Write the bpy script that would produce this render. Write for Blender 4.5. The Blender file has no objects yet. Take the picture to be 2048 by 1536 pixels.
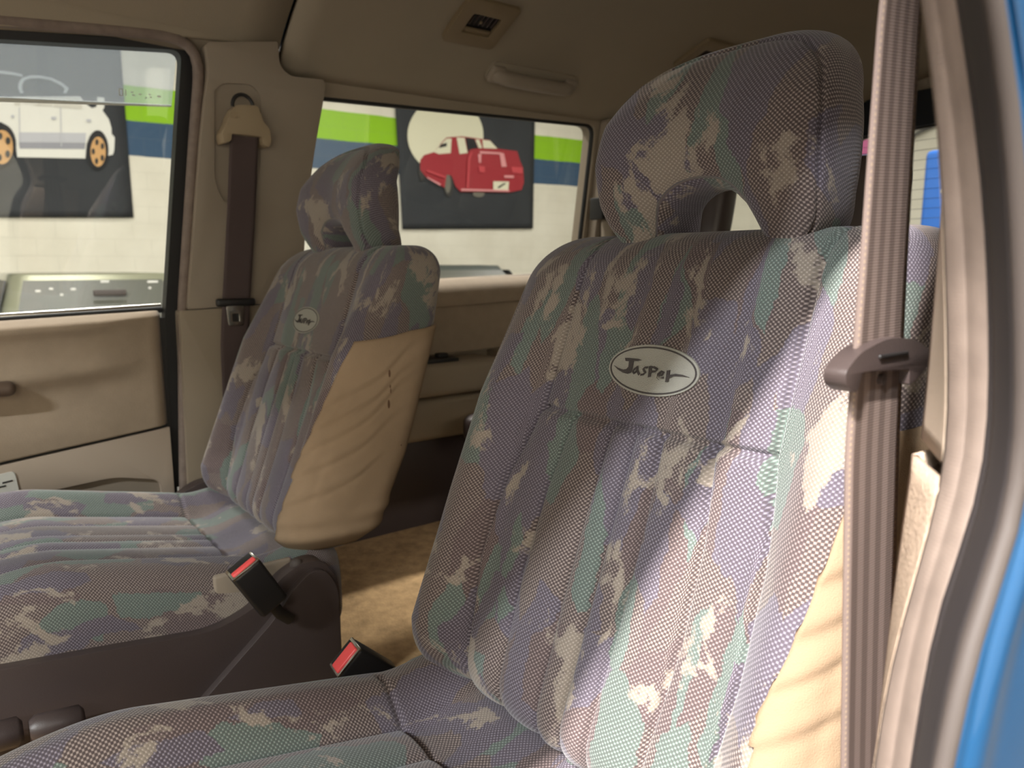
import bpy, bmesh, math, random
import numpy as np
from mathutils import Vector, Matrix
from mathutils.geometry import tessellate_polygon

random.seed(4)
scene = bpy.context.scene
COL = scene.collection

# ------------------------------------------------------------------ camera, world, lights, exposure
CAM = Vector((0.0, 0.0, 1.5))
AX, PITCH = math.radians(38.0), math.atan(238 / 1480)
fwd = Vector((-math.cos(AX) * math.cos(PITCH), math.sin(AX) * math.cos(PITCH), -math.sin(PITCH)))
cam_d = bpy.data.cameras.new('camera')
cam = bpy.data.objects.new('camera', cam_d)
COL.objects.link(cam)
cam.location = CAM
cam.rotation_euler = fwd.to_track_quat('-Z', 'Y').to_euler()
cam_d.sensor_width = 36.0
cam_d.lens = 1480 / 2048 * 36.0
cam_d.clip_start = 0.01
cam_d.dof.use_dof = True
cam_d.dof.focus_distance = 0.66
cam_d.dof.aperture_fstop = 9.0
scene.camera = cam

scene.view_settings.view_transform = 'Standard'
scene.view_settings.look = 'None'
scene.view_settings.gamma = 1.0
scene.view_settings.use_curve_mapping = False
scene.view_settings.exposure = 0.42

world = bpy.data.worlds.new('world')
scene.world = world
world.use_nodes = True
world.node_tree.nodes['Background'].inputs[0].default_value = (0.9, 0.93, 1.0, 1)
world.node_tree.nodes['Background'].inputs[1].default_value = 0.05

WARM = (1.0, 0.965, 0.92)
COOL = (0.92, 0.97, 1.0)
# (x, y, length along y, width, watts, colour)
LAMPS = [
    (0.88, -2.9, 1.2, 0.10, 1120, (1.0, 0.955, 0.915)),
    (4.6, 1.2, 1.5, 0.16, 135, WARM),  # added fill lamp, bounces off the near wall into the door opening
    (4.6, -3.6, 1.5, 0.16, 135, WARM),  # second added fill lamp, softens the shade on the near seat
    (1.4, -4.7, 1.5, 0.16, 450, COOL),
    (-3.0, 0.2, 1.5, 0.16, 135, WARM),
    (-3.0, 3.0, 1.5, 0.16, 135, WARM),
    (-7.6, 1.0, 1.5, 0.16, 40, WARM),
    (-7.6, 4.6, 1.5, 0.16, 40, WARM),
    (-7.6, 8.2, 1.5, 0.16, 40, WARM),
    (-3.0, 8.0, 1.5, 0.16, 130, WARM),
]
LAMP_Z = 4.8

# ------------------------------------------------------------------ helpers
def lin(c):
    return tuple(((v / 255) / 12.92 if v / 255 <= 0.04045 else ((v / 255 + 0.055) / 1.055) ** 2.4) for v in c)

class NT:
    def __init__(self, name):
        self.m = bpy.data.materials.new(name)
        self.m.use_nodes = True
        self.t = self.m.node_tree
        self.b = self.t.nodes['Principled BSDF']
    def n(self, typ, **kw):
        nd = self.t.nodes.new(typ)
        for k, v in kw.items():
            if k.startswith('i_'):
                nd.inputs[k[2:].replace('_', ' ')].default_value = v
            else:
                setattr(nd, k, v)
        return nd
    def l(self, a, b):
        self.t.links.new(a, b)
    def math(self, op, a, b=None, c=None):
        nd = self.t.nodes.new('ShaderNodeMath'); nd.operation = op
        for i, v in enumerate((a, b, c)):
            if v is None: continue
            if isinstance(v, (int, float)): nd.inputs[i].default_value = v
            else: self.l(v, nd.inputs[i])
        return nd.outputs[0]
    def mix(self, f, a, b, mode='MIX'):
        nd = self.t.nodes.new('ShaderNodeMix'); nd.data_type = 'RGBA'; nd.blend_type = mode
        for i, v in ((0, f), (6, a), (7, b)):
            if isinstance(v, (int, float)): nd.inputs[i].default_value = v
            elif isinstance(v, tuple): nd.inputs[i].default_value = (*v[:3], 1)
            else: self.l(v, nd.inputs[i])
        return nd.outputs[2]
    def ramp(self, fac, stops, interp='LINEAR'):
        nd = self.t.nodes.new('ShaderNodeValToRGB'); r = nd.color_ramp; r.interpolation = interp
        while len(r.elements) < len(stops): r.elements.new(0.5)
        for e, (p, c) in zip(r.elements, stops):
            e.position = p
            e.color = (*c[:3], 1) if isinstance(c, tuple) else (c, c, c, 1)
        self.l(fac, nd.inputs[0])
        return nd.outputs[0]
    def bump(self, h, strength, dist=0.01):
        nd = self.n('ShaderNodeBump'); nd.inputs['Strength'].default_value = strength
        nd.inputs['Distance'].default_value = dist
        self.l(h, nd.inputs['Height']); self.l(nd.outputs[0], self.b.inputs['Normal'])

def simple(name, rgb, rough=0.6, metal=0.0, spec=0.5, grain=0.0, gscale=400, mottle=0.0, mscale=8, coat=0.0, sheen=0.0):
    k = NT(name)
    k.b.inputs['Roughness'].default_value = rough
    k.b.inputs['Metallic'].default_value = metal
    k.b.inputs['Specular IOR Level'].default_value = spec
    k.b.inputs['Coat Weight'].default_value = coat
    k.b.inputs['Sheen Weight'].default_value = sheen
    c = lin(rgb)
    tc = k.n('ShaderNodeTexCoord')
    if mottle:
        nz = k.n('ShaderNodeTexNoise', i_Scale=mscale, i_Detail=5.0, i_Roughness=0.6)
        k.l(tc.outputs['Object'], nz.inputs['Vector'])
        col = k.ramp(nz.outputs[0], [(0.3, tuple(v * (1 - mottle) for v in c)), (0.7, tuple(min(1, v * (1 + mottle)) for v in c))])
        k.l(col, k.b.inputs['Base Color'])
    else:
        k.b.inputs['Base Color'].default_value = (*c, 1)
    if grain:
        nz = k.n('ShaderNodeTexNoise', i_Scale=gscale, i_Detail=2.0)
        k.l(tc.outputs['Object'], nz.inputs['Vector'])
        k.bump(nz.outputs[0], grain, 0.002)
    return k.m

def make_fabric(name):
    k = NT(name)
    k.b.inputs['Roughness'].default_value = 0.9
    k.b.inputs['Specular IOR Level'].default_value = 0.15
    k.b.inputs['Sheen Weight'].default_value = 0.25
    k.b.inputs['Sheen Roughness'].default_value = 0.5
    uv = k.n('ShaderNodeUVMap', uv_map='UVMap').outputs[0]
    dn = k.n('ShaderNodeTexNoise', i_Scale=34.0, i_Detail=7.0, i_Roughness=0.72); k.l(uv, dn.inputs['Vector'])
    sub = k.n('ShaderNodeVectorMath', operation='SUBTRACT'); k.l(dn.outputs['Color'], sub.inputs[0]); sub.inputs[1].default_value = (.5, .5, .5)
    mul = k.n('ShaderNodeVectorMath', operation='SCALE'); k.l(sub.outputs[0], mul.inputs[0]); mul.inputs['Scale'].default_value = 0.024
    add = k.n('ShaderNodeVectorMath', operation='ADD'); k.l(uv, add.inputs[0]); k.l(mul.outputs[0], add.inputs[1])
    p = add.outputs[0]
    def vor(rot, sx, sy, loc):
        mp = k.n('ShaderNodeMapping'); k.l(p, mp.inputs[0])
        mp.inputs['Rotation'].default_value = (0, 0, math.radians(rot)); mp.inputs['Scale'].default_value = (sx, sy, 1); mp.inputs['Location'].default_value = loc
        v = k.n('ShaderNodeTexVoronoi', voronoi_dimensions='2D', i_Scale=1.0); k.l(mp.outputs[0], v.inputs['Vector'])
        sp = k.n('ShaderNodeSeparateColor'); k.l(v.outputs['Color'], sp.inputs[0])
        return sp.outputs
    base = vor(32, 22, 13, (0, 0, 0))
    shard = vor(-38, 34, 11, (3, 1, 0))
    shard2 = vor(20, 40, 15, (7, 5, 0))
    PUR, BRN, TEAL, ROSE, BEI = lin((108, 102, 114)), lin((130, 117, 111)), lin((104, 118, 111)), lin((115, 100, 98)), lin((146, 135, 123))
    DARK = lin((63, 53, 54))
    # contrast of the weave is carried next to the colour
    c = k.ramp(base[0], [(0, PUR), (0.27, BRN), (0.74, TEAL), (0.86, ROSE)], 'CONSTANT')
    w = k.ramp(base[0], [(0, 0.6), (0.27, 0.85), (0.74, 0.55), (0.86, 0.75)], 'CONSTANT')
    m = k.math('GREATER_THAN', shard[1], 0.86)
    c = k.mix(m, c, TEAL); w = k.mix(m, w, (0.5,) * 3)
    m = k.math('GREATER_THAN', shard2[2], 0.80)
    c = k.mix(m, c, PUR); w = k.mix(m, w, (0.7,) * 3)
    mb = k.n('ShaderNodeMapping'); k.l(p, mb.inputs[0]); mb.inputs['Rotation'].default_value = (0, 0, math.radians(-35)); mb.inputs['Scale'].default_value = (1.25, 0.8, 1)
    bn = k.n('ShaderNodeTexNoise', i_Scale=12.5, i_Detail=10.0, i_Roughness=0.66, i_Distortion=0.4); k.l(mb.outputs[0], bn.inputs['Vector'])
    m = k.ramp(bn.outputs[0], [(0.565, 0.0), (0.59, 1.0)])
    c = k.mix(m, c, BEI); w = k.mix(m, w, (0.25,) * 3)
    # weave
    s = k.n('ShaderNodeSeparateXYZ'); k.l(uv, s.inputs[0])
    a = k.math('MULTIPLY', s.outputs[0], 2 * math.pi / 0.0046)
    b = k.math('MULTIPLY', s.outputs[1], 2 * math.pi / 0.0040)
    dots = k.math('MULTIPLY', k.math('COSINE', a), k.math('COSINE', b))
    fn = k.n('ShaderNodeTexNoise', i_Scale=500.0, i_Detail=2.0); k.l(uv, fn.inputs['Vector'])
    dots = k.math('ADD', dots, k.math('MULTIPLY', k.math('SUBTRACT', fn.outputs[0], 0.5), 1.0))
    gap = k.ramp(k.math('ADD', k.math('MULTIPLY', dots, 0.5), 0.5), [(0.42, 1.0), (0.66, 0.0)])
    c2 = k.mix(k.math('MULTIPLY', gap, w), c, DARK)
    lt = k.ramp(k.math('ADD', k.math('MULTIPLY', dots, 0.5), 0.5), [(0.75, 0.0), (1.0, 1.0)])
    c3 = k.mix(k.math('MULTIPLY', lt, 0.35), c2, lin((205, 192, 190)))
    k.l(c3, k.b.inputs['Base Color'])
    k.bump(dots, 0.25, 0.0006)
    return k.m

def make_glass(name, tint=(1, 1, 1), refl=0.05, haze=0.0):
    k = NT(name)
    tr = k.n('ShaderNodeBsdfTransparent'); tr.inputs[0].default_value = (*tint, 1)
    gl = k.n('ShaderNodeBsdfGlossy'); gl.inputs['Roughness'].default_value = 0.02
    mx = k.n('ShaderNodeMixShader'); mx.inputs[0].default_value = refl
    k.l(tr.outputs[0], mx.inputs[1]); k.l(gl.outputs[0], mx.inputs[2])
    out = mx
    if haze:
        df = k.n('ShaderNodeBsdfDiffuse'); df.inputs[0].default_value = (0.8, 0.85, 0.9, 1)
        tl = k.n('ShaderNodeBsdfTranslucent'); tl.inputs[0].default_value = (0.8, 0.85, 0.9, 1)
        ad = k.n('ShaderNodeMixShader'); ad.inputs[0].default_value = 0.5
        k.l(df.outputs[0], ad.inputs[1]); k.l(tl.outputs[0], ad.inputs[2])
        m2 = k.n('ShaderNodeMixShader'); m2.inputs[0].default_value = haze
        k.l(mx.outputs[0], m2.inputs[1]); k.l(ad.outputs[0], m2.inputs[2])
        out = m2
    k.l(out.outputs[0], k.t.nodes['Material Output'].inputs['Surface'])
    return k.m

M = {}
M['fabric'] = make_fabric('woven_camo_fabric')
M['beige'] = simple('beige_seat_cloth', (146, 124, 100), 0.85, spec=0.2, grain=0.25, gscale=900, mottle=0.06, mscale=14)
M['beige_dark'] = simple('beige_trim_plastic', (146, 132, 114), 0.55, grain=0.15, gscale=700, mottle=0.04, mscale=5)
M['pillar'] = simple('taupe_pillar_plastic', (142, 129, 114), 0.55, grain=0.12, gscale=700, mottle=0.05, mscale=4)
M['liner'] = simple('headliner_cloth', (148, 136, 119), 0.9, spec=0.15, grain=0.2, gscale=600, mottle=0.03, mscale=5)
M['door_cloth'] = simple('tan_door_cloth', (156, 139, 120), 0.9, spec=0.15, grain=0.3, gscale=500, mottle=0.08, mscale=18, sheen=0.2)
M['door_plastic'] = simple('grey_beige_door_plastic', (168, 152, 136), 0.55, grain=0.12, gscale=700)
M['carpet'] = simple('tan_carpet', (184, 152, 112), 0.95, spec=0.1, grain=0.9, gscale=260, mottle=0.25, mscale=40)
M['speckle'] = simple('speckled_beige_felt', (182, 160, 140), 0.95, spec=0.1, grain=0.6, gscale=500, mottle=0.14, mscale=160)
M['dark'] = simple('dark_brown_plastic', (66, 56, 54), 0.42, grain=0.12, gscale=900)
M['black'] = simple('black_plastic', (30, 28, 28), 0.45)
M['rubber'] = simple('black_rubber', (22, 21, 22), 0.55)
M['seal'] = simple('charcoal_rubber_seal', (46, 41, 41), 0.6)
M['tan_seal'] = None
M['lip'] = simple('taupe_seal_lip', (70, 62, 58), 0.7)
M['blue'] = simple('metallic_blue_paint', (14, 74, 118), 0.3, metal=0.35, coat=0.8)
M['chrome'] = simple('chrome', (215, 212, 205), 0.2, metal=1.0)
M['red'] = simple('red_button_plastic', (236, 84, 84), 0.35)
M['tan_plastic'] = simple('tan_belt_guide_plastic', (150, 132, 106), 0.5)
M['vent'] = simple('ochre_vent_plastic', (124, 106, 80), 0.55)
M['patch'] = simple('pale_embroidered_patch', (162, 159, 149), 0.85, grain=0.5, gscale=1200)
M['thread'] = simple('charcoal_embroidery', (74, 68, 66), 0.9, grain=0.5, gscale=1500)
M['white_plastic'] = simple('white_plastic', (206, 204, 196), 0.5)
M['glass'] = make_glass('clear_window_glass', (0.97, 0.98, 0.97), 0.04)
M['visor'] = make_glass('hazy_acrylic_visor', (0.9, 0.93, 0.96), 0.05, 0.22)
M['wind'] = make_glass('windscreen_glass', (0.35, 0.37, 0.36), 0.10)

k = NT('ribbed_tan_edging')
k.b.inputs['Roughness'].default_value = 0.7
tc = k.n('ShaderNodeTexCoord'); sp = k.n('ShaderNodeSeparateXYZ'); k.l(tc.outputs['Object'], sp.inputs[0])
nz = k.n('ShaderNodeTexNoise', i_Scale=60.0, i_Detail=3.0); k.l(tc.outputs['Object'], nz.inputs[0])
k.l(k.ramp(nz.outputs[0], [(0.3, lin((112, 98, 89))), (0.7, lin((126, 111, 101)))]), k.b.inputs['Base Color'])
k.bump(k.math('SINE', k.math('MULTIPLY', sp.outputs[2], 2 * math.pi / 0.0016)), 0.12, 0.0004)
M['tan_seal'] = k.m

# seat belt webbing: stripes along the strap, uv.x 0..1 across
k = NT('ribbed_brown_webbing')
k.b.inputs['Roughness'].default_value = 0.75
k.b.inputs['Specular IOR Level'].default_value = 0.25
uv = k.n('ShaderNodeUVMap', uv_map='UVMap').outputs[0]
s = k.n('ShaderNodeSeparateXYZ'); k.l(uv, s.inputs[0])
st = k.math('SINE', k.math('MULTIPLY', s.outputs[0], 2 * math.pi * 4.5))
col = k.ramp(k.math('ADD', k.math('MULTIPLY', st, 0.5), 0.5), [(0.35, lin((100, 86, 80))), (0.65, lin((126, 110, 103)))])
ed = k.math('GREATER_THAN', k.math('ABSOLUTE', k.math('SUBTRACT', s.outputs[0], 0.5)), 0.455)
stitch = k.math('GREATER_THAN', k.math('SINE', k.math('MULTIPLY', s.outputs[1], 2 * math.pi / 0.0032)), 0.2)
ed2 = k.math('LESS_THAN', k.math('ABSOLUTE', k.math('SUBTRACT', k.math('ABSOLUTE', k.math('SUBTRACT', s.outputs[0], 0.5)), 0.455)), 0.016)
col = k.mix(k.math('MULTIPLY', ed2, stitch), col, lin((150, 132, 112)))
k.l(col, k.b.inputs['Base Color'])
k.bump(k.math('SINE', k.math('MULTIPLY', s.outputs[1], 2 * math.pi / 0.0014)), 0.15, 0.0004)
M['web'] = k.m
M['web_dark'] = simple('dark_brown_webbing', (74, 60, 58), 0.8, grain=0.2, gscale=900)

ORG = {}
def org(o):
    return ORG.get(o.name, Vector((0, 0, 0))) if o else Vector((0, 0, 0))

def tag(o, label=None, cat=None, group=None, kind=None):
    if label: o['label'] = label
    if cat: o['category'] = cat
    if group: o['group'] = group
    if kind: o['kind'] = kind
    return o

def thing(name, loc, label, cat, group=None):
    o = bpy.data.objects.new(name, None)
    o.empty_display_size = 0.05
    COL.objects.link(o)
    o.location = loc
    ORG[o.name] = Vector(loc)
    return tag(o, label, cat, group)

def obj(name, verts, faces, mat, parent=None, uvs=None, smooth=True, sharp=None):
    """verts in world metres; stored relative to the parent's base"""
    off = org(parent)
    me = bpy.data.meshes.new(name)
    v = np.asarray(verts, float) - np.array(off)
    me.from_pydata([tuple(p) for p in v], [], [tuple(int(i) for i in f) for f in faces])
    me.materials.append(M[mat] if isinstance(mat, str) else mat)
    if uvs is not None:
        ul = me.uv_layers.new(name='UVMap')
        li = np.zeros(len(me.loops), dtype=np.int32); me.loops.foreach_get('vertex_index', li)
        ul.data.foreach_set('uv', np.asarray(uvs, np.float32)[li].ravel())
    if smooth:
        me.polygons.foreach_set('use_smooth', [True] * len(me.polygons))
        if sharp: me.set_sharp_from_angle(angle=math.radians(sharp))
    me.update()
    o = bpy.data.objects.new(name, me)
    COL.objects.link(o)
    if parent:
        o.parent = parent
        ORG[o.name] = off
    return o

def from_bm(name, bm, mat, parent=None, smooth=True, sharp=None):
    bm.verts.ensure_lookup_table()
    bm.verts.index_update()
    vs = [v.co[:] for v in bm.verts]
    fs = [[v.index for v in f.verts] for f in bm.faces]
    bm.free()
    return obj(name, vs, fs, mat, parent, smooth=smooth, sharp=sharp)

def rbox(name, c, size, mat, parent=None, r=0.006, seg=3, rot=None, taper=None):
    """box with rounded edges; rot = 3x3 matrix"""
    bm = bmesh.new()
    bmesh.ops.create_cube(bm, size=1)
    for v in bm.verts:
        s = 1.0
        if taper and v.co.z > 0: s = taper
        v.co = Vector((v.co.x * size[0] * s, v.co.y * size[1] * s, v.co.z * size[2]))
    bmesh.ops.bevel(bm, geom=bm.edges[:], offset=min(r, min(size) * 0.45), segments=seg, affect='EDGES', profile=0.5)
    mt = Matrix.Translation(Vector(c)) @ (rot.to_4x4() if rot else Matrix.Identity(4))
    bmesh.ops.transform(bm, matrix=mt, verts=bm.verts[:])
    return from_bm(name, bm, mat, parent, sharp=40)

def tube(name, path, rad, mat, parent=None, n=10, closed=False, flat=None):
    pts = [Vector(p) for p in path]
    V, F = [], []
    N = len(pts)
    prev = None
    for i, p in enumerate(pts):
        a = pts[(i - 1) % N] if closed or i > 0 else p
        b = pts[(i + 1) % N] if closed or i < N - 1 else p
        t = (b - a).normalized()
        up = Vector((1, 0, 0)) if abs(t.x) < 0.9 else Vector((0, 0, 1))
        u = (up - t * up.dot(t)).normalized()
        w = t.cross(u)
        r = rad[i] if isinstance(rad, (list, tuple)) else rad
        for j in range(n):
            q = 2 * math.pi * j / n
            V.append(p + u * math.cos(q) * r * (flat or 1) + w * math.sin(q) * r)
    for i in range(N if closed else N - 1):
        for j in range(n):
            i2 = (i + 1) % N
            F.append((i * n + j, i * n + (j + 1) % n, i2 * n + (j + 1) % n, i2 * n + j))
    if not closed:
        F.append(tuple(range(n - 1, -1, -1)))
        F.append(tuple((N - 1) * n + j for j in range(n)))
    return obj(name, V, F, mat, parent, sharp=50)

def rounded(pts, r=0.02, seg=5):
    """round the corners of a closed 2-D outline"""
    out = []
    n = len(pts)
    rr = r if isinstance(r, (list, tuple)) else [r] * n
    for i in range(n):
        a, b, c = (Vector(pts[j % n]) for j in (i - 1, i, i + 1))
        d1, d2 = (a - b), (c - b)
        q = min(rr[i], d1.length * 0.45, d2.length * 0.45)
        p1, p2 = b + d1.normalized() * q, b + d2.normalized() * q
        if q < 1e-5:
            out.append(tuple(b)); continue
        for s in range(seg + 1):
            t = s / seg
            out.append(tuple((1 - t) ** 2 * p1 + 2 * t * (1 - t) * b + t * t * p2))
    return out

def panel(name, outline, place, thick, mat, parent=None, holes=(), bevel=0.0):
    """flat outline (a, b) with holes, extruded; place(a, b, d) gives world point, d = depth"""
    loops = [list(outline)] + [list(h) for h in holes]
    flat = [p for lp in loops for p in lp]
    tris = tessellate_polygon([[Vector((p[0], p[1], 0)) for p in lp] for lp in loops])
    n = len(flat)
    V = [place(a, b, 0.0) for a, b in flat] + [place(a, b, thick) for a, b in flat]
    F = [tuple(t) for t in tris] + [tuple(i + n for i in reversed(t)) for t in tris]
    k = 0
    for lp in loops:
        m = len(lp)
        for i in range(m):
            j = (i + 1) % m
            F.append((k + i, k + j, n + k + j, n + k + i))
        k += m
    bm = bmesh.new()
    bv = [bm.verts.new(v) for v in V]
    for f in F:
        try: bm.faces.new([bv[i] for i in f])
        except ValueError: pass
    bmesh.ops.recalc_face_normals(bm, faces=bm.faces[:])
    if bevel:
        bm.normal_update()
        ed = [e for e in bm.edges if len(e.link_faces) == 2 and e.calc_face_angle() > math.radians(60)]
        bmesh.ops.bevel(bm, geom=ed, offset=bevel, segments=3, affect='EDGES', profile=0.5, clamp_overlap=True)
    return from_bm(name, bm, mat, parent, sharp=35)

def grid(name, fn, nu, nv, mat, parent=None, uvfn=None, closed=False):
    V, UV = [], []
    for j in range(nv):
        for i in range(nu):
            V.append(fn(i / (nu - (0 if closed else 1)), j / (nv - 1)))
            if uvfn: UV.append(uvfn(i / (nu - 1), j / (nv - 1)))
    F = []
    for j in range(nv - 1):
        for i in range(nu if closed else nu - 1):
            i2 = (i + 1) % nu
            F.append((j * nu + i, j * nu + i2, (j + 1) * nu + i2, (j + 1) * nu + i))
    return obj(name, V, F, mat, parent, uvs=UV if uvfn else None)

def smooth_curve(pts, n=40, passes=6):
    P = np.array(pts, float)
    d = np.r_[0, np.cumsum(np.linalg.norm(np.diff(P, axis=0), axis=1))]
    t = np.linspace(0, d[-1], n)
    Q = np.stack([np.interp(t, d, P[:, k]) for k in range(P.shape[1])], 1)
    for _ in range(passes):
        Q[1:-1] = 0.25 * Q[:-2] + 0.5 * Q[1:-1] + 0.25 * Q[2:]
    return Q

def sm(x, a, b):
    t = np.clip((np.asarray(x, float) - a) / (b - a), 0, 1)
    return t * t * (3 - 2 * t)

def far_x(z):
    return -1.60 + 0.12 * max(0.0, z - 1.41)
def far(off):
    return lambda a, b, d: (far_x(b) + off - d, a, b)

# ------------------------------------------------------------------ workshop around the van
def brick_wall(name, stripes):
    k = NT(name)
    k.b.inputs['Roughness'].default_value = 0.8
    tc = k.n('ShaderNodeTexCoord')
    sp = k.n('ShaderNodeSeparateXYZ'); k.l(tc.outputs['Object'], sp.inputs[0])
    h = sp.outputs[1] if stripes else sp.outputs[0]
    cb = k.n('ShaderNodeCombineXYZ'); k.l(h, cb.inputs[0]); k.l(sp.outputs[2], cb.inputs[1])
    br = k.n('ShaderNodeTexBrick'); k.l(cb.outputs[0], br.inputs['Vector'])
    br.inputs['Scale'].default_value = 1.0
    br.inputs['Brick Width'].default_value = 0.4; br.inputs['Row Height'].default_value = 0.2
    br.inputs['Mortar Size'].default_value = 0.006; br.inputs['Mortar Smooth'].default_value = 0.6
    nz = k.n('ShaderNodeTexNoise', i_Scale=1.6, i_Detail=6.0); k.l(tc.outputs['Object'], nz.inputs['Vector'])
    col = k.ramp(nz.outputs[0], [(0.3, lin((214, 208, 190))), (0.7, lin((228, 223, 206)))])
    if stripes:
        zz = k.math('SUBTRACT', sp.outputs[2], k.math('MULTIPLY', h, 0.0135))
        wob = k.math('MULTIPLY', k.math('SUBTRACT', nz.outputs[0], 0.5), 0.04)
        zz = k.math('ADD', zz, wob)
        navy = k.math('MULTIPLY', k.math('GREATER_THAN', zz, 2.757), k.math('LESS_THAN', zz, 3.165))
        green = k.math('MULTIPLY', k.math('GREATER_THAN', zz, 3.165), k.math('LESS_THAN', zz, 3.56))
        col = k.mix(navy, col, lin((56, 82, 108)))
        col = k.mix(green, col, lin((140, 190, 24)))
    col = k.mix(k.math('MULTIPLY', br.outputs['Fac'], 0.12), col, (0.25, 0.24, 0.2))
    k.l(col, k.b.inputs['Base Color'])
    k.bump(k.math('SUBTRACT', 1.0, br.outputs['Fac']), 0.3, 0.01)
    return k.m
M['wall_stripe'] = brick_wall('painted_block_wall_striped', True)
M['wall_plain'] = brick_wall('painted_block_wall', False)
M['wall_grey'] = simple('grey_painted_wall', (150, 148, 142), 0.8, mottle=0.05, mscale=1.0)
M['concrete'] = simple('grey_concrete', (104, 102, 97), 0.6, mottle=0.12, mscale=1.5)
M['ceil_out'] = simple('white_ceiling_board', (190, 188, 182), 0.9)
M['banner'] = simple('charcoal_banner_cloth', (44, 47, 50), 0.75, mottle=0.12, mscale=2)

def slab(name, lo, hi, mat):
    (x0, y0, z0), (x1, y1, z1) = lo, hi
    V = [(x, y, z) for x in (x0, x1) for y in (y0, y1) for z in (z0, z1)]
    F = [(0, 1, 3, 2), (4, 6, 7, 5), (0, 4, 5, 1), (2, 3, 7, 6), (0, 2, 6, 4), (1, 5, 7, 3)]
    return tag(obj(name, V, F, mat, smooth=False), kind='structure')
slab('floor_workshop', (-10.2, -7, -0.1), (6, 14, 0.0), 'concrete')
slab('ceiling_workshop', (-10.2, -7, 5.0), (6, 14, 5.1), 'ceil_out')
slab('wall_workshop_side', (-10.2, -7, 0), (-10.0, 14, 5.0), 'wall_stripe')
slab('wall_workshop_rear', (-10.0, 12.0, 0), (6, 12.2, 5.0), 'wall_plain')
slab('wall_workshop_near', (5.8, -7, 0), (6.0, 12, 5.0), 'wall_plain')
slab('wall_workshop_front', (-10.0, -7.0, 0), (5.8, -6.8, 5.0), 'wall_grey')

def emis(name, rgb, s):
    k = NT(name)
    k.b.inputs['Emission Color'].default_value = (*rgb, 1); k.b.inputs['Emission Strength'].default_value = s
    return k.m
M['diffuser'] = emis('lit_tube_diffuser', (1, 0.96, 0.88), 6.0)
LAMP_WHERE = ['above the open near-side door', 'added as fill by the near wall, right of the van', 'added as fill by the near wall, ahead of the van', 'in front of the windscreen', 'over the far front door',
              'over the far rear window', 'over the silver sedan banner', 'between the two wall banners', 'past the red coupe banner', 'over the blue cabinet at the rear']
for (x, y, ln, wd, watt, colr), wh in zip(LAMPS, LAMP_WHERE):
    t = thing('ceiling_tube_lamp', (x, y, LAMP_Z + 0.02), 'long white ceiling tube lamp ' + wh, 'lamp', 'workshop ceiling lamps')
    rbox('housing', (x, y, LAMP_Z + 0.12), (wd + 0.06, ln + 0.08, 0.12), 'white_plastic', t, 0.01)
    rbox('diffuser', (x, y, LAMP_Z + 0.04), (wd, ln, 0.035), 'diffuser', t, 0.012)
    tube('hanger', [(x, y, LAMP_Z + 0.17), (x, y, 5.0)], 0.012, 'white_plastic', t)
    ld = bpy.data.lights.new('tube_light', 'AREA'); ld.shape = 'RECTANGLE'
    ld.size = wd; ld.size_y = ln; ld.energy = watt; ld.color = colr
    lo = bpy.data.objects.new('tube_light', ld); COL.objects.link(lo)
    lo.parent = t; lo.location = (0, 0, -0.01)

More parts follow.
